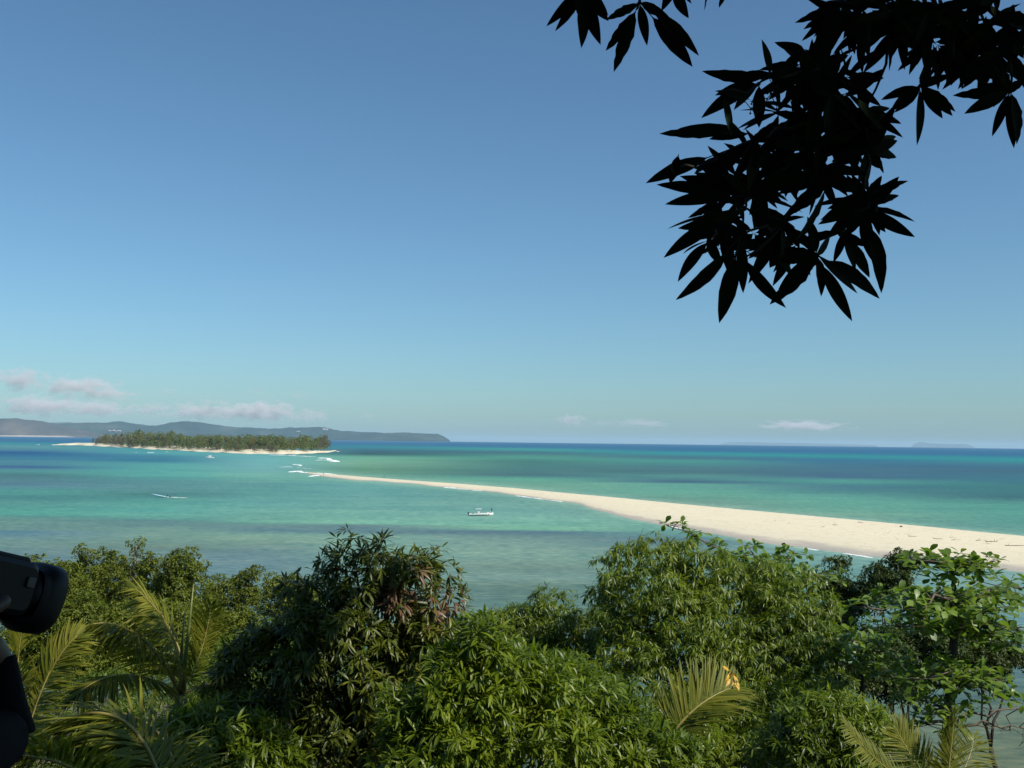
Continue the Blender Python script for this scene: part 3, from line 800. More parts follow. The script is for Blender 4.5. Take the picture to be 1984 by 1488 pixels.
def islet_tree(px, back_off, top_y, kind, label, wide=1.0):
    if label.endswith('on the islet') and back_off < 200:
        nm = {'olive': 'brownish olive tree', 'green': 'green broadleaf tree', 'tall': 'narrow green tree', 'grey': 'grey twiggy tree', 'palm': 'pale green palm'}[kind]
        row = 'back' if back_off > 110 else ('middle' if back_off > 70 else 'front')
        label = f'{nm}, {row} row of islet wood, {where_on_islet(px)}'
    base0 = at(px, interp(ISL, px), 0)
    t = (px - 100) / 552.0
    p = base0 * (1 + back_off / np.linalg.norm(base0[:2]))
    gz = min(6.5, 1.0 + back_off * 0.035)
    d = p[1] / (_f[1])
    top = H - (top_y - hor(px)) * p[1] / FPX
    h = max(5.0, top - gz)
    c, tr = random.choice(VARS[kind])
    r = empty('islet_tree' if kind != 'palm' else 'islet_palm', (p[0], p[1], gz), label, 'tree' if kind != 'palm' else 'palm', 'trees of the wood on the islet')
    r.rotation_euler = (0, 0, random.uniform(0, 2 * PI))
    w = min(h, 22) * wide * random.uniform(.9, 1.15)
    r.scale = (w, w, h)
    link('crown', c, r); link('trunk', tr, r)
    return r
LABS = {
    'olive': 'brownish olive tree at the left end of the wood on the islet',
    'green': 'green broadleaf tree in the dense middle of the wood on the islet',
    'tall': 'narrow green tree rising from the wood on the islet',
    'grey': 'grey leafless-looking tree at the front edge of the wood on the islet',
    'palm': 'pale green palm at the front edge of the wood on the islet',
}
for px in np.arange(181, 634, 9.5):
    x = px + random.uniform(-3, 3)
    topy = interp(SKY_L, x)
    kind = 'olive' if x < 250 and random.random() < .85 else 'green'
    islet_tree(x, random.uniform(120, 170), topy + random.uniform(-1, 1.5), kind, LABS[kind], .95)
for px in np.arange(186, 632, 9):
    x = px + random.uniform(-3, 3)
    kind = 'olive' if x < 260 else random.choice(['green', 'green', 'green', 'olive', 'tall'])
    islet_tree(x, random.uniform(75, 105), interp(SKY_L, x) + random.uniform(3.5, 8), kind, 'olive tree inside the wood on the islet' if (kind == 'olive' and x >= 260) else LABS[kind], .75)
for px in np.arange(190, 628, 8.5):
    x = px + random.uniform(-3, 3)
    kind = random.choice(['olive', 'grey', 'olive']) if x < 260 else random.choice(['green', 'grey', 'palm', 'green', 'palm', 'grey'])
    islet_tree(x, random.uniform(42, 60), interp(ISL, x) - random.uniform(15, 20), kind, ('low ' + LABS[kind]) if kind in ('green', 'olive') else LABS[kind], .8)
islet_tree(268, 110, 833.5, 'tall', 'tallest dark tree in the left part of the islet wood', .7)
islet_tree(331, 105, 836, 'tall', 'tall pointed tree standing above the middle left of the islet wood', .6)
islet_tree(589, 70, 843, 'green', 'dark round tree standing above the right end of the islet wood', .8)
islet_tree(630, 55, 842, 'bare', 'bare brown tree alone at the right end of the islet wood', .95)
islet_tree(621, 60, 847, 'bare', 'smaller grey bare tree left of the bare brown tree at the islet end', .7)

# ------------------------------------------------------------------ far hills
def hill_mat(name, col, bare):
    m, nt, out = nodes_of(name)
    L = nt.links
    geo = nt.nodes.new('ShaderNodeNewGeometry')
    n1 = nt.nodes.new('ShaderNodeTexNoise'); n1.inputs['Scale'].default_value = 0.0013; n1.inputs['Detail'].default_value = 10; n1.inputs['Roughness'].default_value = .62
    L.new(geo.outputs['Position'], n1.inputs['Vector'])
    r = ramp(nt, [(0.3, tuple(c * .5 for c in col)), (0.52, col), (0.68, bare)])
    L.new(n1.outputs['Fac'], r.inputs['Fac'])
    b = nt.nodes.new('ShaderNodeBsdfDiffuse'); L.new(r.outputs[0], b.inputs['Color'])
    L.new(b.outputs[0], out.inputs['Surface'])
    return m
M['hill_shore'] = hill_mat('pale_far_shore', (0.34, 0.29, 0.24), (0.42, 0.36, 0.30))
M['hill'] = hill_mat('forested_hill', (0.028, 0.045, 0.030), (0.07, 0.08, 0.06))
M['hill_brown'] = hill_mat('scrubby_hill', (0.07, 0.06, 0.045), (0.15, 0.11, 0.08))
def hills(name, label, prof, dist, depth, mat, drop=0.0, step=2.0, rough=0.5, seed=0):
    """prof: skyline points (px, py); ridge at dist + depth/2"""
    xs = np.arange(prof[0][0], prof[-1][0] + .1, step)
    rows = []
    for x in xs:
        y = interp(prof, x) + min(1, (x - prof[0][0]) / 20, (prof[-1][0] - x) / 20) * (rough * 3.2 * (float(vnoise(x, 0, 17.0, seed)) - .5) + rough * 1.8 * (float(vnoise(x, 0, 6.0, seed + 3)) - .5))
        dirv = ray(x, y); dirv = dirv / math.hypot(dirv[0], dirv[1])
        line = []
        for q in np.linspace(0, 1, 16):
            dd = dist + depth * q
            zc = H + dirv[2] / 1.0 * (dist + depth * .55)
            e = math.exp(-((q - .55) / .27) ** 2)
            px_, py_ = dirv[0] * dd, dirv[1] * dd
            nz = (float(vnoise(px_, py_, dist * .045, seed)) - .5) * (1 - e) * 1.2 + (float(vnoise(px_, py_, dist * .016, seed + 5)) - .5) * .5
            z = -drop - 4 + (zc + drop + 4) * max(0, e + nz * .38 * min(1, q * 4) * (1 if abs(q - .55) > .05 else .1))
            if q == 0 or q == 1: z = -drop - 4
            line.append([px_, py_, z])
        rows.append(line)
    R_ = np.array(rows); na, nb = R_.shape[:2]
    i = (np.arange(na - 1)[:, None] * nb + np.arange(nb - 1)[None])
    F = np.stack([i, i + nb, i + 1 + nb, i + 1], -1).reshape(-1, 4)
    tag(link(name, fast_mesh(name, R_.reshape(-1, 3), F, mat, True)), label, 'hills', kind='structure')
hills('near_left_headland', 'brown scrubby headland at the far left across the sea', [(-300, 812), (-150, 806), (-40, 809), (0, 811), (30, 810.5), (70, 814), (100, 820), (140, 829), (170, 836), (205, 842.5), (225, 846)], 18600, 2200, M['hill_brown'], drop=6, seed=1)
hills('far_hills', 'long wooded blue hills across the sea behind the islet', [(60, 830), (100, 822), (150, 819.5), (215, 818.5), (235, 817.5), (250, 820.5), (290, 825), (310, 823), (330, 818), (365, 816), (400, 820), (440, 826), (490, 828), (520, 831), (560, 828.5), (600, 827.5), (625, 828), (650, 833), (700, 837.5), (740, 838), (790, 838), (830, 840), (848, 841), (860, 845), (872, 853.5)], 19500, 3600, M['hill'], drop=10, seed=2)
hills('far_back_hills', 'fainter ridge behind the long blue hills on the left', [(-300, 815), (0, 818), (80, 818), (140, 819), (200, 818.5), (235, 816.5), (260, 821), (330, 828), (420, 836)], 27000, 2400, M['hill'], drop=20, seed=3)
hills('distant_island', 'faint blue island on the horizon at right', [(1766, 865), (1772, 859.5), (1780, 856), (1790, 856.5), (1800, 859), (1830, 860), (1850, 860.5), (1865, 860), (1878, 861.5), (1888, 866)], 68000, 5000, M['hill'], drop=78, step=1.0, rough=.1, seed=4)
hills('distant_low_island', 'barely visible low island on the horizon right of centre', [(1395, 861), (1410, 856.8), (1440, 856.4), (1500, 857.8), (1560, 858.6), (1650, 861), (1700, 863)], 72000, 4000, M['hill'], drop=84, rough=.1, seed=5)
hills('thin_left_island', 'low shoreline strip below the left headland', [(-300, 842.6), (0, 842.9), (60, 843.4), (130, 844.6), (145, 847)], 18450, 120, M['hill_shore'], drop=3, rough=0, seed=6)
# pale quarry scars on the hills
for x, y, w, h_, lab in ((222, 835, 17, 4.5, 'white cluster of rocks on the far shore above the left of the islet'), (628, 832, 10, 4, 'pale bare scar on the crest of the far hills'), (577, 836, 5, 2.5, 'tiny pale scar low on the far hills')):
    d_ = 19300 if x != 222 else 19200
    p = P(x, y, d_)
    mb = MB()
    for k in range(10):
        mb.ball(p + np.array([(random.random() - .5) * w * d_ / FPX, -60 + random.random() * 160, (random.random() - .6) * h_ * d_ / FPX * .5]), (w * d_ / FPX * .14, 60, h_ * d_ / FPX * .35), 6, 4, jitter=.4)
    tag(mb.build('pale_outcrop', plain('outcrop_stone', (0.42, 0.36, 0.31), .9, .2, .01), base=p, smooth=False), lab, 'outcrop').location = p

# ------------------------------------------------------------------ clouds
def cloud_mat(name, dens, seed, scale):
    m, nt, out = nodes_of(name)
    L = nt.links
    tc = nt.nodes.new('ShaderNodeTexCoord')
    mp = nt.nodes.new('ShaderNodeMapping'); mp.inputs['Location'].default_value = (seed * 3.7, seed * 1.3, seed * 2.1); mp.inputs['Scale'].default_value = (1.6, 1.0, .8)
    L.new(tc.outputs['Object'], mp.inputs[0])
    n = nt.nodes.new('ShaderNodeTexNoise'); n.inputs['Scale'].default_value = scale; n.inputs['Detail'].default_value = 5; n.inputs['Roughness'].default_value = .6
    L.new(mp.outputs[0], n.inputs['Vector'])
    ln = nt.nodes.new('ShaderNodeVectorMath'); ln.operation = 'LENGTH'
    L.new(tc.outputs['Object'], ln.inputs[0])
    # density = clamp(noise*2.6 - 0.75 - len) * dens
    a = nt.nodes.new('ShaderNodeMath'); a.operation = 'MULTIPLY_ADD'; L.new(n.outputs['Fac'], a.inputs[0]); a.inputs[1].default_value = 3.2; a.inputs[2].default_value = -0.88
    s_ = nt.nodes.new('ShaderNodeMath'); s_.operation = 'SUBTRACT'; L.new(a.outputs[0], s_.inputs[0]); L.new(ln.outputs['Value'], s_.inputs[1])
    q = nt.nodes.new('ShaderNodeMath'); q.operation = 'MULTIPLY'; q.use_clamp = True; L.new(s_.outputs[0], q.inputs[0]); q.inputs[1].default_value = 2.0
    d = nt.nodes.new('ShaderNodeMath'); d.operation = 'MULTIPLY'; L.new(q.outputs[0], d.inputs[0]); d.inputs[1].default_value = dens
    v = nt.nodes.new('ShaderNodeVolumePrincipled')
    v.inputs['Color'].default_value = (0.98, 0.93, 0.93, 1)
    L.new(d.outputs[0], v.inputs['Density'])
    L.new(v.outputs[0], out.inputs['Volume'])
    return m
CLOUDS = [  # px, py, half width, half height, density, label
    (40, 736, 46, 17, 1.0, 'lilac grey cloud at the left edge of the sky'),
    (155, 750, 64, 17, 1.0, 'wide lilac grey cloud right of the edge cloud'),
    (215, 766, 50, 9, .6, 'thin grey wisp under the wide cloud'),
    (325, 758, 18, 6, .6, 'small grey wisp above the islet'),
    (402, 778, 14, 6, .7, 'tiny grey puff above the white cloud bank'),
    (432, 780, 14, 6, .7, 'tiny grey puff right of its twin above the cloud bank'),
    (498, 758, 16, 5, .6, 'small grey wisp right of centre left sky'),
    (577, 766, 17, 6, .6, 'small grey wisp highest on the right of the group'),
    (78, 786, 66, 16, .9, 'pinkish white cloud low over the left headland'),
    (187, 791, 58, 12, .9, 'pinkish white cloud low left of the islet'),
    (298, 794, 36, 11, .7, 'small pink cloud low over the islet trees'),
    (375, 797, 44, 14, .8, 'pale pink cloud left of the white bank'),
    (440, 799, 50, 13, .9, 'pale middle part of the low white cloud bank'),
    (515, 798, 42, 17, 1.3, 'brightest white cloud low above the far hills'),
    (600, 806, 34, 10, .8, 'faint pink cloud right of the brightest cloud'),
    (713, 806, 12, 7, .6, 'tiny faint cloud above the end of the far hills'),
    (1106, 814, 24, 9, 1.0, 'small white cloud low over the open sea'),
    (1243, 820, 44, 6, .6, 'flat faint cloud low over the open sea'),
    (1557, 825, 68, 8, .9, 'long flat pinkish cloud low at right'),
    (1165, 820, 20, 4, .4, 'faint sliver beside the small white cloud'),
]
cmb = MB(); cmb.ball((0, 0, 0), 1.0, 16, 10)
for k, (x, y, w, h_, dn, lab) in enumerate(CLOUDS):
    D = 34000.0 if y > 775 else 26000.0     # above the haze, which ends at 350 m
    s_ = D / FPX
    p = P(x, y, D)
    me = mesh_py('cloud', cmb.v, cmb.f, cloud_mat('cloud_vapour', dn * 0.0032, k + 1, 2.2))
    o = link('cloud', me); o.location = p; o.scale = (w * s_ * 1.6, (w + h_) * .5 * s_, h_ * s_ * 1.6)
    tag(o, lab, 'cloud', 'small clouds low over the horizon', 'thing')
    o.rotation_euler = (0, ROLL, 0)

# ------------------------------------------------------------------ haze
m, nt, out = nodes_of('sea_haze')
v = nt.nodes.new('ShaderNodeVolumePrincipled')
v.inputs['Color'].default_value = (0.60, 0.84, 1.0, 1)
v.inputs['Density'].default_value = 2.0e-5
nt.links.new(v.outputs[0], out.inputs['Volume'])
hz = MB(); hz.box((0, 32000, 110), (116000, 128000, 480))
o = hz.build('haze', m, smooth=False); o['kind'] = 'stuff'; o['label'] = 'pale sea haze over the whole bay'

# ------------------------------------------------------------------ surf
def surf(pts, thick, hgt, label, n=None, z=0.03):
    """broken foam along a line of photo points"""
    mb = MB()
    W = [at(x, y, 0) for x, y in pts]
    base = W[0].copy()
    tot = sum(np.linalg.norm(W[k + 1] - W[k]) for k in range(len(W) - 1))
    n = n or int(max(12, tot / (thick * .9)))
    for k in range(n):
        t = random.random() * (len(W) - 1); j = min(int(t), len(W) - 2); q = W[j] + (W[j + 1] - W[j]) * (t - j)
        dpt = (W[j + 1] - W[j]) / (np.linalg.norm(W[j + 1] - W[j]) + 1e-6)
        s_ = random.uniform(.3, 1)
        a = math.atan2(dpt[1], dpt[0]); R = np.array([[math.cos(a), -math.sin(a), 0], [math.sin(a), math.cos(a), 0], [0, 0, 1]])
        mb.ball(q + np.array([random.uniform(-.5, .5) * thick, random.uniform(-.5, .5) * thick, z]), (thick * s_ * 1.6, thick * s_ * .6, hgt * s_), 6, 4, R=R, jitter=.5)
    o = mb.build('surf', M['foam'], base=base, smooth=False); o.location = base
    tag(o, label, 'surf', kind='stuff')
surf([(622, 888), (634, 888.5), (640, 892), (652, 894.5)], 5, 1.1, 'white breaking wave between the sandbar tip and the islet', 90)
surf([(612, 892), (625, 891), (645, 895)], 3, .2, 'thin foam around the breaking wave', 30)
surf([(570, 900), (578, 901), (585, 903)], 3, .4, 'foam ridge above the sandbar tip', 22)
surf([(545, 905), (560, 904.5), (600, 908)], 2, .1, 'thin foam line left of the sandbar tip', 34)
surf([(566, 914.5), (578, 913), (590, 916.5)], 3, .4, 'white surf at the tip of the sandbar', 40)
surf([(600, 923), (607, 922), (613, 921.5)], 3, .3, 'small foam patch on the near side of the sandbar tip', 16)
surf([(618, 917), (630, 918), (652, 920)], 4, .4, 'foam line on the far side of the sandbar tip', 36)
surf([(520, 881.5), (560, 882.5), (605, 885)], 5, .3, 'thin surf line along the right end of the islet', 60)
surf([(651, 875), (656, 874.7)], 5, .5, 'tiny whitecap off the right tip of the islet', 8)
surf([(866, 944.5), (870, 945.2), (874, 945.6)], 2.5, .3, 'foam patch on the near shore of the narrow bar', 14)
surf([(885, 947), (905, 948.5), (930, 951)], 1.6, .15, 'thin foam line on the near shore of the narrow bar', 50)
surf([(1000, 960.5), (1040, 966), (1090, 972)], 1.4, .1, 'foam along the near shore of the bar before it widens', 60)
surf([(1300, 1021), (1312, 1024), (1330, 1028)], 1.1, .12, 'short foam line on the near shore above the mango crown', 60)
surf([(1560, 1062.5), (1580, 1066)], .8, .1, 'short foam line on the near shore right of the mango crown', 50)
surf([(1640, 1073.5), (1665, 1077), (1685, 1080)], .8, .1, 'foam line on the near shore left of the dark mangrove top', 110)
surf([(1740, 1083), (1780, 1088), (1850, 1096)], .6, .06, 'faint foam line on the near shore behind the mangrove tops', 120)
surf([(1330, 978), (1380, 983), (1420, 986)], 1.0, .08, 'faint foam on the far side of the wide sandbar', 50)
surf([(288, 877.4), (294, 877.2)], 5, .5, 'small white patch on the water below the islet', 8)
surf([(254, 876.5), (264, 877.0)], 3, .15, 'faint pale streak on the water left of the white patch', 6)

# ------------------------------------------------------------------ boats
def hull_mesh(L_, B, D, bow_rise=.25, bow_at=1):
    """lofted open hull; bow at +x; returns outer shell with gunwale and deck"""
    V = []; F = []
    ns = 14
    prof = []
    for i in range(ns):
        t = i / (ns - 1)
        x = (-.5 + t) * L_
        bw = B * .5 * (1 - max(0, (t - .55) / .45) ** 2.1 * .97)
        keel = -.16 * D + D * .55 * max(0, (t - .75) / .25) ** 2
        top = D * (.62 + bow_rise * t * t)
        prof.append((x, bw, keel, top))
    for (x, bw, k, tp) in prof:
        V += [(x, 0, k), (x, bw * .72, k + .3 * (tp - k)), (x, bw, k + .75 * (tp - k)), (x, bw * 1.03, tp), (x, bw * .86, tp), (x, bw * .8, tp - .35 * D), (x, 0, tp - .38 * D),
              (x, -bw * .8, tp - .35 * D), (x, -bw * .86, tp), (x, -bw * 1.03, tp), (x, -bw, k + .75 * (tp - k)), (x, -bw * .72, k + .3 * (tp - k))]
    n = 12
    for i in range(ns - 1):
        for k in range(n):
            k2 = (k + 1) % n
            F.append((i * n + k, i * n + k2, (i + 1) * n + k2, (i + 1) * n + k))
    F.append(tuple(range(n))[::-1]); F.append(tuple((ns - 1) * n + k for k in range(n)))
    return V, F
def outboard(root, x, z, s=1.0):
    mb = MB()
    mb.box((x - .25 * s, 0, z + .35 * s), (.5 * s, .34 * s, .5 * s), .1 * s)
    mb.box((x - .22 * s, 0, z - .25 * s), (.18 * s, .14 * s, .8 * s), .04 * s)
    mb.tube([(x - .1 * s, 0, z - .55 * s), (x - .5 * s, 0, z - .55 * s)], .08 * s, 8)
    return mb.build('outboard_motor', M['dark_metal'], root)
def place(root, px, py, heading):
    p = at(px, py, 0)
    root.location = p; root.rotation_euler = (0, 0, heading)
    return p
def figure(name, label, cat, joints_kind='stand', top=None, shorts=None, skin=None):
    """small standing or sitting person, about 1.7 m, feet at the origin, facing +x"""
    root = empty(name, (0, 0, 0), label, cat)
    if joints_kind == 'stand':
        J = dict(pel=(0, 0, .93), ch=(.02, 0, 1.28), ne=(.02, 0, 1.46), hd=(.04, 0, 1.62), hr=(0, -.1, .9), kr=(.03, -.11, .5), fr=(0, -.12, .06), tr=(.16, -.12, .03), hl=(0, .1, .9), kl=(.06, .12, .5), fl=(.02, .13, .06), tl=(.18, .13, .03),
                 sr=(0, -.2, 1.4), er=(-.03, -.28, 1.12), wr=(.12, -.25, .92), sl=(0, .2, 1.4), el=(.06, .27, 1.13), wl=(.24, .2, 1.0))
    else:
        J = dict(pel=(0, 0, .48), ch=(.04, 0, .84), ne=(.06, 0, 1.02), hd=(.09, 0, 1.17), hr=(.02, -.1, .47), kr=(.42, -.14, .5), fr=(.45, -.14, .07), tr=(.6, -.14, .04), hl=(.02, .1, .47), kl=(.42, .14, .5), fl=(.45, .14, .07), tl=(.6, .14, .04),
                 sr=(.04, -.2, .96), er=(-.12, -.32, .74), wr=(-.35, -.3, .66), sl=(.04, .2, .96), el=(.14, .26, .72), wl=(.34, .2, .6))
    R = dict(pel=.15, ch=.165, ne=.06, hd=.05, hr=.09, kr=.06, fr=.04, tr=.035, hl=.09, kl=.06, fl=.04, tl=.035, sr=.062, er=.045, wr=.033, sl=.062, el=.045, wl=.033)
    E = [('pel', 'ch'), ('ch', 'ne'), ('ne', 'hd'), ('pel', 'hr'), ('hr', 'kr'), ('kr', 'fr'), ('fr', 'tr'), ('pel', 'hl'), ('hl', 'kl'), ('kl', 'fl'), ('fl', 'tl'), ('ch', 'sr'), ('sr', 'er'), ('er', 'wr'), ('ch', 'sl'), ('sl', 'el'), ('el', 'wl')]
    ks = list(J)
    me = bpy.data.meshes.new('body'); me.from_pydata([J[k] for k in ks], [(ks.index(a), ks.index(b_)) for a, b_ in E], [])
    o = link('body', me, root)
    me.materials.append(skin or M['skin'])
    md = o.modifiers.new('skin', 'SKIN'); md.use_smooth_shade = True
    for k, v_ in zip(ks, me.skin_vertices[0].data): v_.radius = (R[k], R[k] * (.7 if k in ('pel', 'ch') else 1)); 
    me.skin_vertices[0].data[0].use_root = True
    sb = o.modifiers.new('sub', 'SUBSURF'); sb.levels = 1; sb.render_levels = 1
    h = MB(); h.ball(np.array(J['hd']) + (0, 0, .03), (.095, .078, .12), 12, 9); h.tube([np.array(J['hd']) + (.09, 0, .03), np.array(J['hd']) + (.118, 0, -.005)], [.008, .016], 6)
    for s_ in (-1, 1): h.ball(np.array(J['hd']) + (0, .078 * s_, .02), (.02, .012, .03), 6, 5)
    h.build('head', skin or M['skin'], root)
    hh = MB(); hh.ball(np.array(J['hd']) + (-.018, 0, .062), (.102, .088, .108), 12, 8); hh.build('hair', M['hair'], root)
    tt = MB(); pe = np.array(J['pel']); chh = np.array(J['ch'])
    tt.tube([pe + (0, 0, .02), (pe + chh) / 2, chh, chh + (0, 0, .12)], [.175, .17, .185, .10], 12)
    for q in ('r', 'l'): tt.tube([np.array(J['s' + q]) * (1, .6, 1), np.array(J['s' + q]), (np.array(J['s' + q]) + np.array(J['e' + q])) / 2], [.09, .085, .07], 8)
    tt.build('shirt', top or M['shirt_dark_shade'], root)
    st = MB()
    for q in ('r', 'l'): st.tube([pe + (0, 0, .04), np.array(J['h' + q]), (np.array(J['h' + q]) + np.array(J['k' + q])) / 2], [.15, .11, .09], 10)
    st.build('shorts', shorts or M['shorts'], root)
    return root

# white open motorboat anchored in front
p = at(933, 998.6, 0)
sc_b = np.linalg.norm(p) / FPX      # metres per photo pixel there
Lb = 46 * sc_b
boat = empty('motorboat', (0, 0, 0), 'white open motorboat with a raised sun roof anchored in the lagoon before the sandbar', 'boat')
V, F = hull_mesh(Lb, Lb * .28, 1.15, .45)
link('hull', mesh_py('hull', V, F, M['white'], False), boat)
k_ = Lb / 7.0
mb = MB()
mb.box((-.8 * k_, 0, .95), (.75 * k_, .7, 1.1), .08); mb.box((-.62 * k_, 0, 1.6), (.1, .7, .35), .03, R=np.array([[.92, 0, -.38], [0, 1, 0], [.38, 0, .92]]))
mb.build('console', M['cream'], boat, smooth=False)
mb = MB()
for sx in (-1.15, -.35):
    for sy in (-.5, .5): mb.tube([(sx * k_, sy, .5), (sx * k_ * .98, sy * .9, 2.35)], .035, 6)
mb.build('roof_frame', M['steel'], boat)
mb = MB(); mb.box((-.8 * k_, 0, 2.4), (1.85 * k_, 1.5, .09), .04); mb.build('sun_roof', M['white'], boat, smooth=False)
mb = MB(); mb.tube([(-.9 * k_, 0, 2.4), (-.9 * k_, 0, 2.95)], .03, 5); mb.ball((-.9 * k_, 0, 2.98), .07, 6, 5); mb.build('light_mast', M['steel'], boat)
mb = MB(); mb.box((-1.75 * k_, 0, .72), (.6 * k_, 1.2, .42), .1); mb.build('seat', M['white'], boat, smooth=False)
mb = MB(); mb.box((2.0 * k_, 0, .9), (.9 * k_, .9, .28), .1); mb.ball((1.9 * k_, .1, 1.12), (.3, .3, .16), 8, 6); mb.build('bow_cushion', M['white'], boat, smooth=False)
mb = MB(); mb.tube([(Lb * .3, -Lb * .115, .7), (Lb * .32, -Lb * .125, .25)], .12, 8); mb.tube([(Lb * .28, -Lb * .115, .5), (Lb * .34, -Lb * .115, .45)], .08, 6); mb.build('fender', M['red'], boat)
mb = MB(); mb.tube([(-.45 * Lb, -Lb * .13, .95), (-.2 * Lb, -Lb * .14, 1.0), (.2 * Lb, -Lb * .135, 1.1), (.42 * Lb, -Lb * .05, 1.45)], .03, 5); mb.tube([(-.45 * Lb, Lb * .13, .95), (.2 * Lb, Lb * .135, 1.1), (.42 * Lb, Lb * .05, 1.45)], .03, 5); mb.build('rail', M['steel'], boat)
mb = MB(); mb.tube([(-.5 * Lb, -Lb * .142, .20), (.25 * Lb, -Lb * .134, .22)], .05, 5); mb.build('waterline_stripe', M['dark_metal'], boat)
outboard(boat, -Lb * .5, .55, 1.15)
place(boat, 932.5, 999.5, math.radians(4))
fig = figure('person', 'person in dark clothes standing on the bow of the white motorboat', 'person')
pb = at(932.5, 999.5, 0)
fig.location = pb + np.array([Lb * .43, .03 * Lb, 1.10]); fig.rotation_euler = (0, 0, math.radians(200)); fig.scale = (.95, .95, .95)

# speedboat near the islet
p = at(407, 888, 0); sc_b = np.linalg.norm(p) / FPX; Lb = 16 * sc_b
sb_ = empty('speedboat', (0, 0, 0), 'small white cabin boat moored off the islet beach', 'boat')
V, F = hull_mesh(Lb, Lb * .3, Lb * .24, .3); link('hull', mesh_py('hull', V, F, M['white'], False), sb_)
mb = MB(); mb.box((.02 * Lb, 0, .25 * Lb), (.3 * Lb, .2 * Lb, .12 * Lb), .03 * Lb); mb.build('cabin', M['cream'], sb_, smooth=False)
mb = MB(); mb.box((.0, 0, .36 * Lb), (.32 * Lb, .2 * Lb, .02 * Lb), .01 * Lb)
mb.build('sun_roof', M['white'], sb_, smooth=False)
mb = MB()
for sx in (-.12, .12):
    for sy in (-.08, .08): mb.tube([(sx * Lb, sy * Lb, .2 * Lb), (sx * Lb, sy * Lb, .36 * Lb)], .006 * Lb, 5)
mb.build('roof_frame', M['steel'], sb_)
outboard(sb_, -Lb * .5, .08 * Lb, 1.6)
place(sb_, 407, 888.3, math.radians(186))

# skiff with raised bow, underway
p = at(311, 964, 0); sc_b = np.linalg.norm(p) / FPX; Lb = 34 * sc_b
sk = empty('skiff', (0, 0, 0), 'narrow skiff speeding left with its pale blue bow raised', 'boat')
V, F = hull_mesh(Lb, Lb * .2, .62, .3)
th = math.radians(9)
V = [(x * math.cos(th) - z * math.sin(th), y, x * math.sin(th) + z * math.cos(th) + .28) for x, y, z in V]
link('hull', mesh_py('hull', V, F, M['pale_blue'], False), sk)
mb = MB(); mb.box((-.36 * Lb, 0, .18), (.4, Lb * .16, .08)); mb.box((.05 * Lb, 0, .5), (.35, Lb * .16, .06)); mb.build('thwart', M['cream'], sk, smooth=False)
outboard(sk, -Lb * .5, .15, 1.0)
place(sk, 311, 963.5, math.radians(178))
fig = figure('person', 'person in a dark top steering at the stern of the speeding skiff', 'person', 'sit', shorts=M['cream'])
p = at(311, 963.5, 0); fig.location = p + np.array([Lb * .38, -.0, -.02]); fig.rotation_euler = (0, 0, math.radians(178)); fig.scale = (1.05, 1.05, 1.05)
surf([(328, 963.5), (345, 964.2), (362, 964.8)], .8, .12, 'short white wake behind the speeding skiff', 34)

# tiny yellow craft below the islet
p = at(322, 876, 0); Lb = 5 * np.linalg.norm(p) / FPX
tb = empty('small_boat', (0, 0, 0), 'tiny pale yellow boat close to the islet beach', 'boat')
V, F = hull_mesh(Lb, Lb * .35, Lb * .2, .3); link('hull', mesh_py('hull', V, F, M['yellow_paint'], False), tb)
mb = MB(); mb.box((0, 0, .3 * Lb), (.4 * Lb, .25 * Lb, .03 * Lb)); mb.tube([(0, 0, 0), (0, 0, .3 * Lb)], .02 * Lb, 5); mb.build('sun_shade', M['white'], tb, smooth=False)
place(tb, 322, 876, 0.2)
p = at(73, 862.2, 0)
mb = MB(); V, F = hull_mesh(9, 3, 2, .3); mb.add(V, F)
o = mb.build('small_boat', M['white'], smooth=False); o.location = p; tag(o, 'tiny white boat far off beyond the left tip of the islet beach', 'boat')

# two far walkers on the sandbar
for x, y, lab in ((627, 921, 'tiny person on the very tip of the sandbar'), (744, 927.5, 'tiny person standing on the far edge of the narrow sandbar')):
    f_ = figure('person', lab, 'person'); pp = at(x, y, 0.45); pp[2] = .42; f_.location = pp

# ------------------------------------------------------------------ driftwood on the bar
def sand_h(p):
    px, py, _ = proj(np.array([p]))
    x = float(px[0]); fe = interp(FAR_EDGE, x)
    return None
DRIFT = [(1745, 1021, 7, 3, 'lump', 'dark lump on the crest of the sandbar'), (1667, 1012.5, 9, 2, 'log', 'flat brown driftwood on the crest left of the dark lump'),
         (1618, 1017, 10, 1.6, 'log', 'short driftwood log left of the crest driftwood'), (1528, 1015, 5, 1.3, 'log', 'small stick farthest left but one on the wide sand'),
         (1501, 1010, 4, 1.2, 'log', 'smallest stick farthest left on the wide sand'), (1768, 1039, 14, 1.4, 'log', 'thin stick below and right of the dark lump'),
         (1818, 1044, 17, 2, 'log', 'brown driftwood log midway along the strand line'), (1853, 1046.5, 20, 1.5, 'log', 'thin long log right of the brown log'),
         (1845, 1041, 12, 1.2, 'log', 'thin twig above the thin long log'), (1896, 1047, 13, 2.2, 'log', 'dark thick log left of the branchy driftwood'),
         (1922, 1050, 22, 2.5, 'branchy', 'branchy tangle of driftwood near the right edge'), (1940, 1044.5, 9, 1.2, 'log', 'small stick above the branchy tangle'),
         (1970, 1057, 42, 2.2, 'log', 'longest driftwood trunk at the right edge of the sand'), (1916, 1054, 7, 1.4, 'log', 'short stick under the branchy tangle'),
         (1740, 1045, 3, 1, 'log', 'speck of driftwood alone low on the sand'), (1720, 1033, 3, 1, 'log', 'speck of driftwood left of the dark lump'),
         (1595, 1021, 9, 1, 'log', 'faint stick below the short driftwood log')]
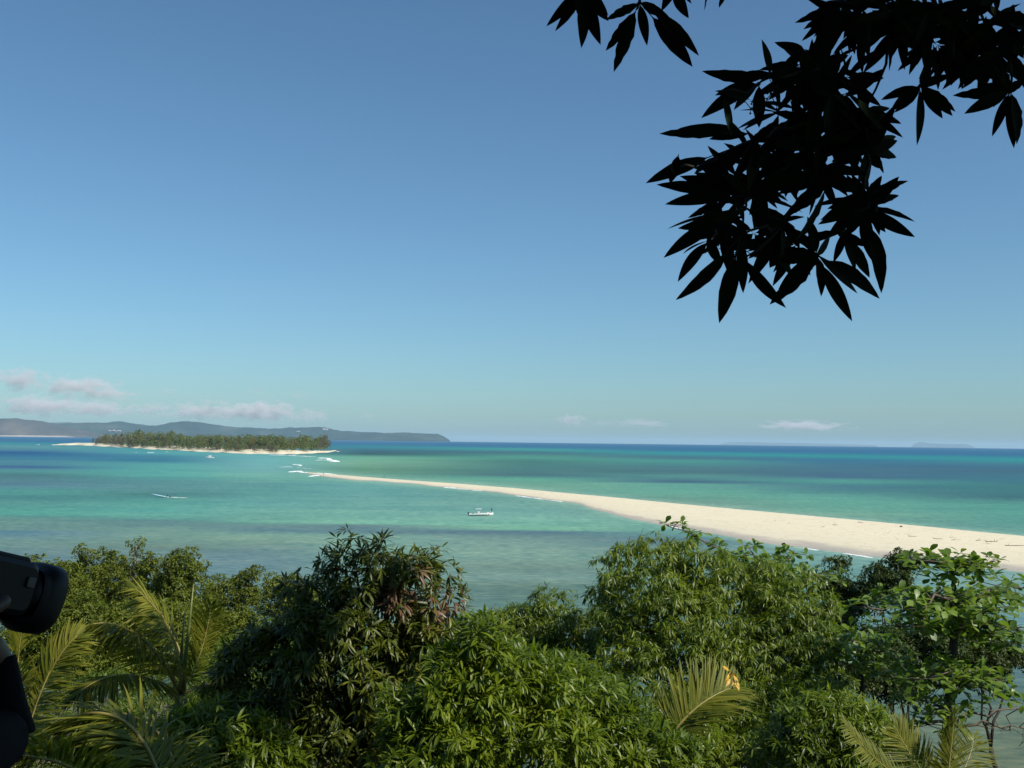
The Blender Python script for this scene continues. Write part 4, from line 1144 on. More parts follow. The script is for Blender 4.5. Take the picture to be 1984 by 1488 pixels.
def bar_z(px_, py_):
    fe = interp(FAR_EDGE, px_); ne = interp(NEAR_EDGE, px_)
    k = min(1.0, (px_ - 585) / 260.0); cz = .35 + .95 * k
    near = at(px_, ne, 0); crest = at(px_, fe, cz)
    z = .6
    for _ in range(4):
        q = at(px_, py_, z)
        t = np.clip((q[1] - near[1]) / (crest[1] - near[1]), 0, 1)
        z = cz * (.26 * min(1, t / .22) + .74 * max(0, (t - .16) / .84) ** .8)
    return z
for x, y, w, hh_, kd, lab in DRIFT:
    z = bar_z(x, y); p = at(x, y, z); s_ = np.linalg.norm(p) / FPX
    mb = MB()
    if kd == 'lump':
        for k in range(5): mb.ball((random.uniform(-.4, .4) * w * s_, random.uniform(-.3, .3), hh_ * s_ * .3), (w * s_ * .25, .35, hh_ * s_ * .55), 8, 6, jitter=.4)
    else:
        r_ = max(.06, hh_ * s_ * .3)
        pts = [(w * s_ * (t - .5), .5 * math.sin(3 * t + x), r_ * .6 + .12 * r_ * math.sin(9 * t + x)) for t in np.linspace(0, 1, 8)]
        mb.tube(pts, [r_ * (.5 + .6 * math.sin(PI * min(1, .2 + t * .8))) for t in np.linspace(0, 1, 8)], 7)
        for k in range(5 if kd == 'branchy' else 1):
            q = np.array(pts[random.randint(1, 6)]); a = random.uniform(-1, 1)
            mb.tube([q, q + np.array([random.uniform(-1.4, 1.4), random.uniform(-1.2, 1.2), .3 + .5 * random.random()])], [r_ * .6, r_ * .2], 5)
    o = mb.build('driftwood', M['wood'], smooth=False); o.location = p + np.array([0, 0, -.02]); tag(o, lab, 'driftwood', 'driftwood along the sandbar')

#VEG
# ------------------------------------------------------------------ trees on the slope
def limb_path(a, b, n=6, sag=.0, wob=.08):
    a = np.asarray(a, float); b = np.asarray(b, float); l_ = np.linalg.norm(b - a)
    ts = np.linspace(0, 1, n)
    w = RNG.normal(0, wob * l_, (n, 3)) * np.sin(PI * ts)[:, None]
    return [a + (b - a) * t + np.array([0, 0, sag * l_ * math.sin(PI * t)]) + w[k] for k, t in enumerate(ts)]
def skeleton(root, base, lobes, r0, mat, n_twigs=3, fork=.45):
    mb = MB()
    cen = sum(c for c, _ in lobes) / len(lobes)
    fk = base + (cen - base) * fork; fk[2] = base[2] + (cen[2] - base[2]) * fork
    mb.tube(limb_path(base - np.array([0, 0, .3]), fk, 6, 0, .04), np.linspace(r0 * 1.15, r0 * .7, 6), 9)
    o = mb.build('trunk', mat, root, base=base)
    mb = MB()
    for c, r in lobes:
        pth = limb_path(fk, c, 6, .04, .05)
        mb.tube(pth, np.linspace(r0 * .5, r0 * .13, 6), 6)
        for k in range(n_twigs):
            q = pth[random.randint(3, 5)]; d = unit(RNG.normal(size=3) + np.array([0, 0, .3]))
            mb.tube(limb_path(q, c + d * r * .9, 4, .03, .05), np.linspace(r0 * .12, r0 * .03, 4), 5)
    mb.build('limbs', mat, root, base=base)
def tree(name, label, lobes, base_xy=None, group=None, cat='tree', leafmat='mango', templates=T_MANGO_LO, key='mlo', L_=.2, n_clump=160, per_clump=9, clump_r=.5, n_leaf=9,
         spread=1.0, droop=.45, single=300, bark='bark', r0=.18, inner=.2, updir=0.0, mat2=None, m2share=0.0, low=-.6, rough=.18, fork=.45, piece='leaf'):
    cen = sum(c for c, _ in lobes) / len(lobes)
    if base_xy is None: base_xy = cen[:2]
    gz = max(-0.3, float(ground_z(base_xy[0], base_xy[1])))
    base = np.array([base_xy[0], base_xy[1], gz])
    root = empty(name, base, label, cat, group)
    skeleton(root, base, lobes, r0, M[bark], fork=fork)
    C, O = clump_points(lobes, n_clump, per_clump, clump_r, inner, low, rough)
    Ms, T = whorls(C, O, n_leaf, L_, spread, droop, updir=updir)
    mm = None
    if mat2:
        cx, cy_, _ = proj(C)
        hit = np.zeros(len(C), bool)
        for bx, by, br in m2share: hit |= (np.hypot(cx - bx, cy_ - by) < br) & (RNG.random(len(C)) < .7)
        mm = np.repeat(hit, n_leaf)
    leaves(root, base, Ms, T, templates, key, M[leafmat], single, matmask=mm, mat2=M[mat2] if mat2 else None, piece=piece)
    return root

def LB(lst, dist): return [lobe(x, y, dist + (q[0] if q else 0), rx, ry) for (x, y, rx, ry, *q) in lst]

# --- right large mango
tree('mango_tree', 'large rounded mango tree with drooping leaves right of centre below the sandbar',
     LB([(1275, 1125, 100, 66), (1405, 1150, 100, 66, .5), (1515, 1185, 88, 78, 0), (1205, 1185, 55, 55, -.3), (1330, 1240, 130, 85, -1), (1475, 1285, 120, 90, -1.2), (1560, 1290, 60, 90, 0), (1245, 1320, 105, 65, -2), (1390, 1400, 90, 60, -2.5)], 29),
     n_clump=1000, per_clump=9, clump_r=.36, n_leaf=10, L_=.20, r0=.24, inner=.3, group='mango trees on the slope', bark='bark_dark', droop=.85, base_xy=P(1510, 1300, 29)[:2], low=-.8)
# --- small mango behind the centre
tree('mango_tree', 'small mango tree between the dark centre tree and the large rounded one',
     LB([(1068, 1195, 34, 38), (1012, 1222, 52, 36), (955, 1232, 40, 36), (1090, 1265, 70, 45), (1000, 1290, 80, 50), (1150, 1225, 40, 32, 1)], 31),
     n_clump=420, per_clump=8, clump_r=.36, n_leaf=10, L_=.19, r0=.16, inner=.3, group='mango trees on the slope', droop=.6)
# --- dark centre mango
tree('mango_tree', 'tall dark mango tree in the centre with bronze young leaves at its top',
     LB([(765, 1088, 46, 34), (690, 1108, 52, 40), (715, 1140, 60, 50), (640, 1168, 66, 46), (810, 1150, 66, 58), (862, 1190, 42, 52), (720, 1215, 120, 80), (600, 1240, 72, 60), (545, 1310, 90, 80), (700, 1330, 140, 105), (840, 1280, 70, 85), (470, 1350, 60, 80), (620, 1440, 170, 90), (800, 1420, 90, 80)], 15),
     leafmat='mango_shaded', templates=T_MANGO, key='mhi', n_clump=680, per_clump=6, clump_r=.25, n_leaf=9, L_=.19, r0=.13, group='mango trees on the slope', droop=.45, mat2='bronze', m2share=[(862, 1165, 34), (835, 1195, 22), (770, 1155, 30), (805, 1105, 16), (740, 1190, 18), (920, 1090, 10), (625, 1480, 20), (780, 1340, 14)], bark='bark_dark')
# --- nearer saplings
for lab, lst, d_ in (('leafy mango sapling at the bottom edge just right of the dark centre tree', [(905, 1310, 60, 60), (870, 1400, 90, 70), (930, 1250, 36, 34), (850, 1470, 100, 50)], 12.5),
                     ('bright green mango sapling rising from the bottom edge at the middle', [(1010, 1345, 78, 58), (1040, 1420, 100, 70), (960, 1450, 90, 60), (1000, 1290, 40, 30)], 13),
                     ('bright green mango sapling left of the pale palm frond', [(1130, 1390, 78, 52), (1190, 1450, 90, 60), (1110, 1330, 40, 36), (1260, 1470, 70, 40)], 14)):
    tree('mango_sapling', lab, LB(lst, d_), leafmat='sapling', templates=T_MANGO, key='mhi', n_clump=250, per_clump=6, clump_r=.2, n_leaf=8, L_=.165, r0=.05, rough=.26, group='mango saplings at the bottom edge', droop=.25, updir=.15, single=300)
# --- lower right bushes
tree('mango_bush', 'low mango bush at the bottom right between the big mango and the palm', LB([(1650, 1420, 66, 48), (1590, 1400, 50, 42), (1560, 1465, 70, 45), (1690, 1465, 56, 40)], 21), leafmat='sapling',
     n_clump=330, per_clump=8, clump_r=.36, n_leaf=8, L_=.19, r0=.08, droop=.4, single=0)
tree('shrub', 'dry looking low shrub under the trunk of the big mango', LB([(1430, 1470, 60, 26), (1500, 1480, 40, 22), (1370, 1475, 50, 30)], 27), cat='shrub', leafmat='undergrowth', templates=T_SMALL, key='sm',
     n_clump=120, per_clump=10, clump_r=.3, n_leaf=5, L_=.12, r0=.04, droop=.1, single=0)

# --- almond trees: tiers of big upright-splayed leaves
def almond(label, dist, trunk_pts, limbs, leafn, L_=.26, r0=.13, group='almond trees', single=300, bare=()):
    tp = [P(x, y, dist + dz) for x, y, dz in trunk_pts]
    bx = tp[0]
    base = np.array([bx[0], bx[1], max(-.3, float(ground_z(bx[0], bx[1])))])
    root = empty('almond_tree', base, label, 'tree', group)
    mb = MB(); path = [base - np.array([0, 0, .3])] + tp
    mb.tube(path, np.linspace(r0 * 1.2, r0 * .28, len(path)), 9); mb.build('trunk', M['bark_dark'], root, base=base)
    C = []; O = []
    mb = MB()
    for (x0, y0, x1, y1, dz, n) in limbs:
        a = P(x0, y0, dist); b_ = P(x1, y1, dist + dz)
        pth = limb_path(a, b_, 6, .06, .04)
        mb.tube(pth, np.linspace(r0 * .35, r0 * .12, 6), 6)
        for k in range(n):
            t = (k + .8) / n
            j = min(int(t * 5), 4); q = pth[j] + (pth[j + 1] - pth[j]) * (t * 5 - j)
            for s_ in range(3):
                off = RNG.normal(size=3) * np.array([.36, .5, .13]) * (.5 + .6 * (1 - abs(t - .6)))
                mb.tube([q, q + off], [r0 * .12, r0 * .05], 4)
                C.append(q + off); O.append(unit(np.array([off[0] * .4, off[1] * .4, .9]) + RNG.normal(0, .25, 3)))
    for (x0, y0, x1, y1, dz) in bare:
        a = P(x0, y0, dist); b_ = P(x1, y1, dist + dz); pth = limb_path(a, b_, 7, .03, .03)
        mb.tube(pth, np.linspace(r0 * .35, r0 * .1, 7), 6)
        for k in range(9):
            q = pth[random.randint(2, 6)]; mb.tube(limb_path(q, q + RNG.normal(size=3) * np.array([.4, .3, .3]), 4, 0, .1), np.linspace(.018, .005, 4), 4)
    mb.build('limbs', M['bark'], root, base=base)
    C = np.array(C); O = np.array(O)
    Ms, T = whorls(C, O, leafn, L_, 1.25, .12, .3)
    leaves(root, base, Ms, T, T_ALMOND, 'alm', M['almond'], single)
    return root
almond('tiered almond tree with flat top and dark trunk at the right', 24,
       [(1836, 1420, 0), (1842, 1330, 0), (1848, 1240, 0), (1849, 1180, 0), (1848, 1130, 0), (1845, 1103, 0)],
       [(1845, 1104, 1770, 1092, .6, 5), (1845, 1104, 1905, 1098, -.4, 5), (1845, 1103, 1835, 1088, 1.0, 4), (1845, 1103, 1868, 1090, -.8, 4),
        (1849, 1185, 1730, 1168, .8, 9), (1849, 1185, 1700, 1190, -1.2, 9), (1849, 1180, 1790, 1180, -2.0, 8), (1849, 1185, 1960, 1150, .7, 9), (1849, 1180, 1984, 1140, 1.5, 8), (1849, 1190, 1900, 1185, -2.2, 8), (1849, 1180, 1800, 1160, 1.8, 7),
        (1848, 1225, 1740, 1215, -1.5, 8), (1848, 1225, 1960, 1215, -.8, 8), (1848, 1230, 1990, 1225, 1.2, 8), (1848, 1225, 1800, 1220, 1.7, 7), (1848, 1215, 1885, 1200, -2, 6),
        (1845, 1300, 1760, 1330, -1.6, 7), (1845, 1300, 1900, 1310, -1.4, 8), (1845, 1300, 1930, 1350, -.6, 8), (1843, 1310, 1850, 1320, -2.2, 6),
        (1838, 1380, 1800, 1375, -1.2, 4), (1836, 1400, 1770, 1410, -.8, 4), (1840, 1340, 1760, 1320, -1.0, 5)], 8,
       bare=[(1836, 1405, 1984, 1412, -.3), (1838, 1400, 1975, 1372, .6), (1838, 1395, 1770, 1350, -.5)])
almond('almond tree whose leafy limbs reach out above the big mango crown', 33,
       [(1480, 1250, 0), (1485, 1190, 0), (1480, 1140, 0)],
       [(1480, 1140, 1300, 1022, .4, 11), (1482, 1140, 1400, 1085, -.5, 8), (1482, 1140, 1450, 1060, .3, 6), (1482, 1150, 1540, 1070, .6, 8), (1484, 1150, 1500, 1085, -1, 7), (1484, 1165, 1600, 1110, .5, 10), (1484, 1160, 1560, 1105, -.8, 8), (1484, 1150, 1520, 1078, 0, 7)], 7, L_=.26, r0=.12)
almond('low young almond tree between the big mango and the tiered one', 27,
       [(1670, 1370, 0), (1672, 1300, 0), (1668, 1245, 0)],
       [(1670, 1250, 1630, 1236, -.5, 5), (1670, 1250, 1700, 1240, .5, 5), (1670, 1262, 1720, 1262, -.8, 6), (1670, 1275, 1625, 1262, -.2, 5), (1670, 1290, 1720, 1300, .2, 5), (1670, 1290, 1640, 1292, .4, 5)], 8, L_=.24, r0=.07)

# --- mangroves
MANG = [  # label, dist, lobes, material
    ('mangrove with a flat tuft on a thin stem left of centre of the left thicket', 72, [(176, 1072, 17, 8), (170, 1112, 26, 20), (165, 1150, 42, 34)], 0),
    ('broad mangrove second from the thin stemmed tuft', 74, [(222, 1096, 24, 20), (215, 1125, 34, 28), (225, 1165, 44, 34)], 0),
    ('mangrove with a thin twiggy leader above the left thicket', 70, [(265, 1054, 8, 6), (263, 1072, 6, 7), (287, 1094, 17, 14), (265, 1118, 16, 16), (285, 1150, 42, 34)], 0),
    ('rounded mangrove with the densest head in the left thicket', 68, [(355, 1094, 26, 24), (338, 1105, 20, 20), (352, 1135, 36, 30), (340, 1175, 50, 34)], 0),
    ('mangrove with one limb leaning up to the right over the water', 76, [(498, 1108, 13, 9), (482, 1120, 13, 10), (464, 1134, 14, 12), (430, 1145, 34, 22), (420, 1180, 42, 34), (480, 1168, 28, 26)], 0),
    ('mangrove at the right end of the left thicket behind the dark tree', 70, [(548, 1142, 26, 20), (585, 1155, 36, 30), (560, 1185, 44, 34)], 0),
    ('mangrove behind the hood of the video camera', 66, [(70, 1130, 50, 34), (130, 1108, 20, 14), (118, 1150, 40, 40), (30, 1150, 40, 40)], 0),
    ('low mangrove at the front left of the thicket', 54, [(80, 1225, 66, 50), (150, 1215, 50, 44), (120, 1290, 70, 50)], 0),
    ('low mangrove behind the arching palm', 56, [(230, 1225, 52, 40), (310, 1222, 50, 42), (250, 1290, 60, 44)], 0),
    ('low mangrove right of the arching palm', 58, [(400, 1220, 46, 36), (465, 1225, 40, 32), (420, 1270, 60, 40)], 0),
    ('tall dark mangrove whose top meets the sand above the young almond', 58, [(1752, 1090, 16, 17), (1735, 1112, 22, 20), (1700, 1122, 20, 16), (1715, 1150, 36, 26)], 1),
    ('dark mangrove with a round knob beside the almond limbs', 60, [(1624, 1103, 14, 15), (1610, 1135, 28, 22), (1640, 1165, 38, 32), (1625, 1205, 36, 34)], 1),
    ('dark mangrove behind the trunk of the tiered almond', 50, [(1800, 1255, 44, 34), (1720, 1262, 44, 36), (1760, 1300, 44, 34)], 1),
    ('dark mangrove hanging over the water at the right edge', 52, [(1900, 1275, 52, 36), (1962, 1278, 22, 18), (1890, 1310, 40, 26)], 1),
    ('dark mangrove low behind the young almond', 48, [(1690, 1325, 36, 26), (1740, 1340, 34, 24)], 1),
]
for lab, d_, lst, dk in MANG:
    area = sum(a * b_ for _, _, a, b_ in lst)
    nb_ = int(area * .075) + 24
    lb = LB(lst, d_)
    tree('mangrove', lab, lb, leafmat='mangrove_dark' if dk else 'mangrove', templates=T_SMALL, key='sm', n_clump=nb_, per_clump=13, clump_r=.5, n_leaf=6, L_=.16, r0=.16,
         group='mangroves at the water edge', bark='bark_dark' if dk else 'bark_pale', spread=1.2, droop=0.0, single=0, low=-.5, rough=.2, inner=.3)
# slope filler thickets lower left
for lab, d_, lst in (('dense bright bush below the mangroves at lower left', 34, [(120, 1370, 90, 50), (210, 1355, 70, 44), (60, 1340, 60, 40), (170, 1440, 120, 60)]),
                     ('dense bush under the arching palm', 30, [(330, 1370, 80, 50), (410, 1330, 60, 50), (300, 1450, 110, 60)]),
                     ('dim bush behind the dark centre tree', 27, [(480, 1290, 60, 46), (560, 1260, 50, 40), (430, 1400, 80, 60)]),
                     ('dark bush behind the lower half of the dark centre tree', 19, [(620, 1330, 90, 60), (760, 1330, 90, 60), (540, 1420, 90, 70), (700, 1440, 120, 70), (850, 1380, 80, 80)]),
                     ('low bright bush at the bottom edge between two palms', 13.5, [(400, 1460, 70, 50), (330, 1480, 60, 46), (470, 1480, 60, 50)]),
                     ('leafy bush under the lower limbs of the big mango', 25, [(1330, 1420, 80, 50), (1440, 1400, 70, 46), (1560, 1370, 60, 50), (1400, 1480, 90, 40)]),
                     ('bush filling the gap behind the mango saplings', 24, [(940, 1330, 80, 40), (1060, 1340, 70, 40), (1180, 1400, 80, 60), (1300, 1440, 90, 50)])):
    tree('bush', lab, LB(lst, d_), cat='bush', leafmat='sapling', templates=T_MANGO_LO, key='mlo', n_clump=330, per_clump=7, clump_r=.4, n_leaf=7, L_=.17, r0=.06, droop=.25, single=0, group='bushes on the slope')

# undergrowth on the ground
xs_ = RNG.uniform(-30, 48, 9000); ys_ = RNG.uniform(16, 86, 9000)
zz = ground_z(xs_, ys_)
k = (zz > .1) & (np.abs(xs_) < ys_ * .62 + 3)
C = np.stack([xs_, ys_, zz + RNG.uniform(.0, .5, len(xs_))], 1)[k]
Ms, T = whorls(C, np.tile([0, 0, 1.0], (len(C), 1)), 9, .30, 1.0, .1, .4)
V, F = baked(Ms, T, T_SMALL, RNG.integers(0, 2, len(T)))
tag(link('undergrowth', fast_mesh('undergrowth', V, F, M['undergrowth'])), 'low leafy undergrowth covering the slope', 'undergrowth', kind='stuff')

# ------------------------------------------------------------------ coconut palms
def frond(root, base, ctrl, width, n=70, droop=.25, mat='palm', vee=.25, lift=None, budget=None, label=None, curl=.5, roll=0.0):
    n = int(n * 1.35)
    """ctrl: world points of the rachis, root end first"""
    c = [np.asarray(q, float) for q in ctrl]
    ts = np.linspace(0, 1, 22)
    if len(c) == 3: pts = [(1 - t) ** 2 * c[0] + 2 * t * (1 - t) * c[1] + t * t * c[2] for t in ts]
    else: pts = [(1 - t) ** 3 * c[0] + 3 * t * (1 - t) ** 2 * c[1] + 3 * t * t * (1 - t) * c[2] + t ** 3 * c[3] for t in ts]
    mb = MB(); mb.tube(pts, np.linspace(.028, .005, 22) * width / .8, 6)
    fo = mb.build('frond', M['rachis'], root, base=base)
    if label: fo['label'] = label
    pts = np.array(pts)
    Ms_ = []; T_ = []
    for k in range(n):
        t = .12 + .87 * (k + .5) / n
        f_ = t * 21; j = min(int(f_), 20); q = pts[j] + (pts[j + 1] - pts[j]) * (f_ - j)
        tan = unit(pts[j + 1] - pts[j])
        side = np.cross(tan, np.array([0, 0, 1.0])); side = unit(side)
        upv = np.cross(side, tan)
        if roll: side, upv = side * math.cos(roll) + upv * math.sin(roll), upv * math.cos(roll) - side * math.sin(roll)
        ln = width * (math.sin(PI * (.12 + .80 * t)) ** .7)
        for s_ in (-1, 1):
            an = math.radians(62 - 34 * t) + random.gauss(0, .05)
            a = tan * math.cos(an) + side * s_ * math.sin(an) + upv * vee * math.sin(an) - np.array([0, 0, droop]) * random.uniform(.5, 1.5) + RNG.normal(0, .055, 3)
            nn = upv - side * s_ * .5 + RNG.normal(0, .12, 3)
            l2 = ln * (random.uniform(.82, 1.08) if random.random() > .08 else random.uniform(.4, .8))
            Ms_.append(frames(a[None], nn[None], np.array([l2]), np.array([max(.55, width) * 1.15]))[0]); T_.append(q)
    Ms_ = np.array(Ms_); T_ = np.array(T_)
    leaves(fo, base, Ms_, T_, T_LEAFLET, 'lfl', M[mat], budget if budget is not None else 0, piece='leaflet', mass='leaflet_mass')
    return fo
def palm(label, dist, crown, fronds, trunk=True, spears=(), single=50):
    cr = P(crown[0], crown[1], dist)
    gz = float(ground_z(cr[0], cr[1])); base = np.array([cr[0], cr[1], min(gz, cr[2] - .3)])
    root = empty('coconut_palm', base, label, 'palm', 'coconut palms on the slope')
    mb = MB(); mb.tube(limb_path(base - np.array([0, 0, .3]), cr, 8, 0, .02), np.linspace(.16, .09, 8), 10); mb.build('trunk', M['bark'], root, base=base)
    for fd in fronds:
        ct = [P(x, y, dist + dz) for x, y, dz in fd['c']]
        frond(root, base, ct, fd.get('w', .7), fd.get('n', 60), fd.get('droop', .25), vee=fd.get('vee', .25), budget=fd.get('single', single), roll=fd.get('roll', 0), mat=fd.get('mat', 'palm'))
    for sx in spears:
        mb = MB(); pp = [P(x, y, dist + dz) for x, y, dz in sx]
        mb.tube(pp, np.linspace(.045, .006, len(pp)), 6); mb.build('spear_leaf', M['spear'], root, base=base)
    return root
palm('coconut palm with upright fronds and yellow spears at centre left', 16, (352, 1345),
     [dict(c=[(352, 1345, 0), (352, 1250, -.1), (320, 1185, -.2), (262, 1140, -.4)], w=.75, n=75, droop=.55, roll=.5),
      dict(c=[(352, 1345, 0), (385, 1290, .3), (402, 1230, .4), (410, 1165, .3)], w=.5, n=55, droop=.15, roll=1.1),
      dict(c=[(348, 1345, 0), (300, 1235, -.5), (235, 1195, -.9), (175, 1210, -1.1)], w=.85, n=75, droop=.55),
      dict(c=[(348, 1345, 0), (280, 1300, -.9), (210, 1290, -1.6), (150, 1345, -2.0)], w=.8, n=70, droop=.4, mat='palm'),
      dict(c=[(356, 1345, 0), (420, 1310, .5), (470, 1310, .9), (500, 1370, 1.2)], w=.75, n=60, droop=.4),
      dict(c=[(356, 1345, 0), (370, 1300, 1.0), (340, 1220, 1.9), (285, 1150, 2.4)], w=.8, n=60, droop=.5)],
     spears=[[(354, 1345, 0), (360, 1270, 0), (368, 1200, 0), (375, 1132, 0)], [(350, 1345, 0), (352, 1260, .1), (358, 1185, .1)]])
palm('coconut palm with big arching fronds at the bottom left corner', 8.5, (330, 1640),
     [dict(c=[(330, 1640, 0), (310, 1370, .2), (190, 1320, .2), (40, 1450, .1)], w=.75, n=90, droop=.42, single=90),
      dict(c=[(330, 1640, 0), (180, 1500, -.8), (100, 1430, -1.2), (-60, 1480, -1.5)], w=.55, n=80, droop=.05, vee=.7, single=80),
      dict(c=[(330, 1640, 0), (360, 1480, .5), (330, 1400, .9), (230, 1380, 1.3)], w=.7, n=70, droop=.5, single=60),
      dict(c=[(330, 1640, 0), (420, 1500, .6), (480, 1480, .9), (560, 1560, .9)], w=.7, n=60, droop=.4, single=20)])
palm('coconut palm with an upright frond beside the video camera', 9.5, (30, 1520),
     [dict(c=[(30, 1520, 0), (65, 1360, .1), (95, 1280, .1), (150, 1232, .2)], w=.45, n=80, droop=.3, roll=-.7, single=80),
      dict(c=[(30, 1520, 0), (25, 1400, .2), (30, 1300, .3), (45, 1200, .3)], w=.4, n=70, droop=.2, roll=.8, single=40),
      dict(c=[(30, 1520, 0), (90, 1420, -.4), (160, 1400, -.8), (215, 1450, -1)], w=.5, n=60, droop=.35, single=60)])
palm('coconut palm showing one pale fanned frond before the big mango', 18, (1280, 1460),
     [dict(c=[(1280, 1460, 0), (1310, 1400, 0), (1360, 1350, .1), (1425, 1330, .5)], w=.95, n=70, droop=-.05, vee=.55, roll=-.75, single=120),
      dict(c=[(1280, 1460, 0), (1240, 1410, .6), (1190, 1400, 1), (1130, 1440, 1.3)], w=.7, n=50, droop=.4, single=20)])
palm('coconut palm with dark upright fronds at the bottom right', 17, (1830, 1560),
     [dict(c=[(1830, 1560, 0), (1838, 1480, 0), (1845, 1430, 0), (1850, 1385, .1)], w=.6, n=55, droop=.1, roll=.9),
      dict(c=[(1830, 1560, 0), (1720, 1500, -.5), (1680, 1460, -.7), (1636, 1402, -.8)], w=.42, n=50, droop=.2, roll=1.0),
      dict(c=[(1830, 1560, 0), (1780, 1490, .2), (1755, 1450, .3), (1735, 1410, .3)], w=.62, n=55, droop=.2, roll=.9),
      dict(c=[(1830, 1560, 0), (1870, 1490, .3), (1890, 1450, .5), (1885, 1420, .8)], w=.6, n=50, droop=.3, roll=-.6)])

# yellowing leaves and rusty bits
mb_root = P(1418, 1335, 17.6)
yr = empty('dying_branch', mb_root, 'branch with a cluster of bright yellow dying leaves above the pale palm frond', 'branch')
mb = MB(); mb.tube([mb_root, mb_root + np.array([.05, 0, .14]), mb_root + np.array([.0, 0, .32])], [.014, .010, .005], 5); mb.build('twig', M['bark'], yr, base=mb_root)
for k, (x, y, x2, y2) in enumerate(((1412, 1300, 1404, 1288), (1414, 1303, 1410, 1322), (1408, 1310, 1428, 1304), (1420, 1308, 1430, 1318), (1425, 1312, 1418, 1330), (1428, 1320, 1436, 1336), (1415, 1315, 1406, 1332), (1424, 1322, 1432, 1335))):
    a = P(x, y, 17.5); b_ = P(x2, y2, 17.35); d = b_ - a; l2 = max(.08, np.linalg.norm(d) * .85)
    Mx = frames(d[None], np.array([[0.2, -1, .5]]), np.array([l2]))[0]
    V = (T_MANGO[k % 4][0] * np.array([1, 1.6, 1])) @ Mx.T + a - mb_root
    link('leaf', fast_mesh('leaf', V, T_MANGO[k % 4][1], M['yellow']), yr)

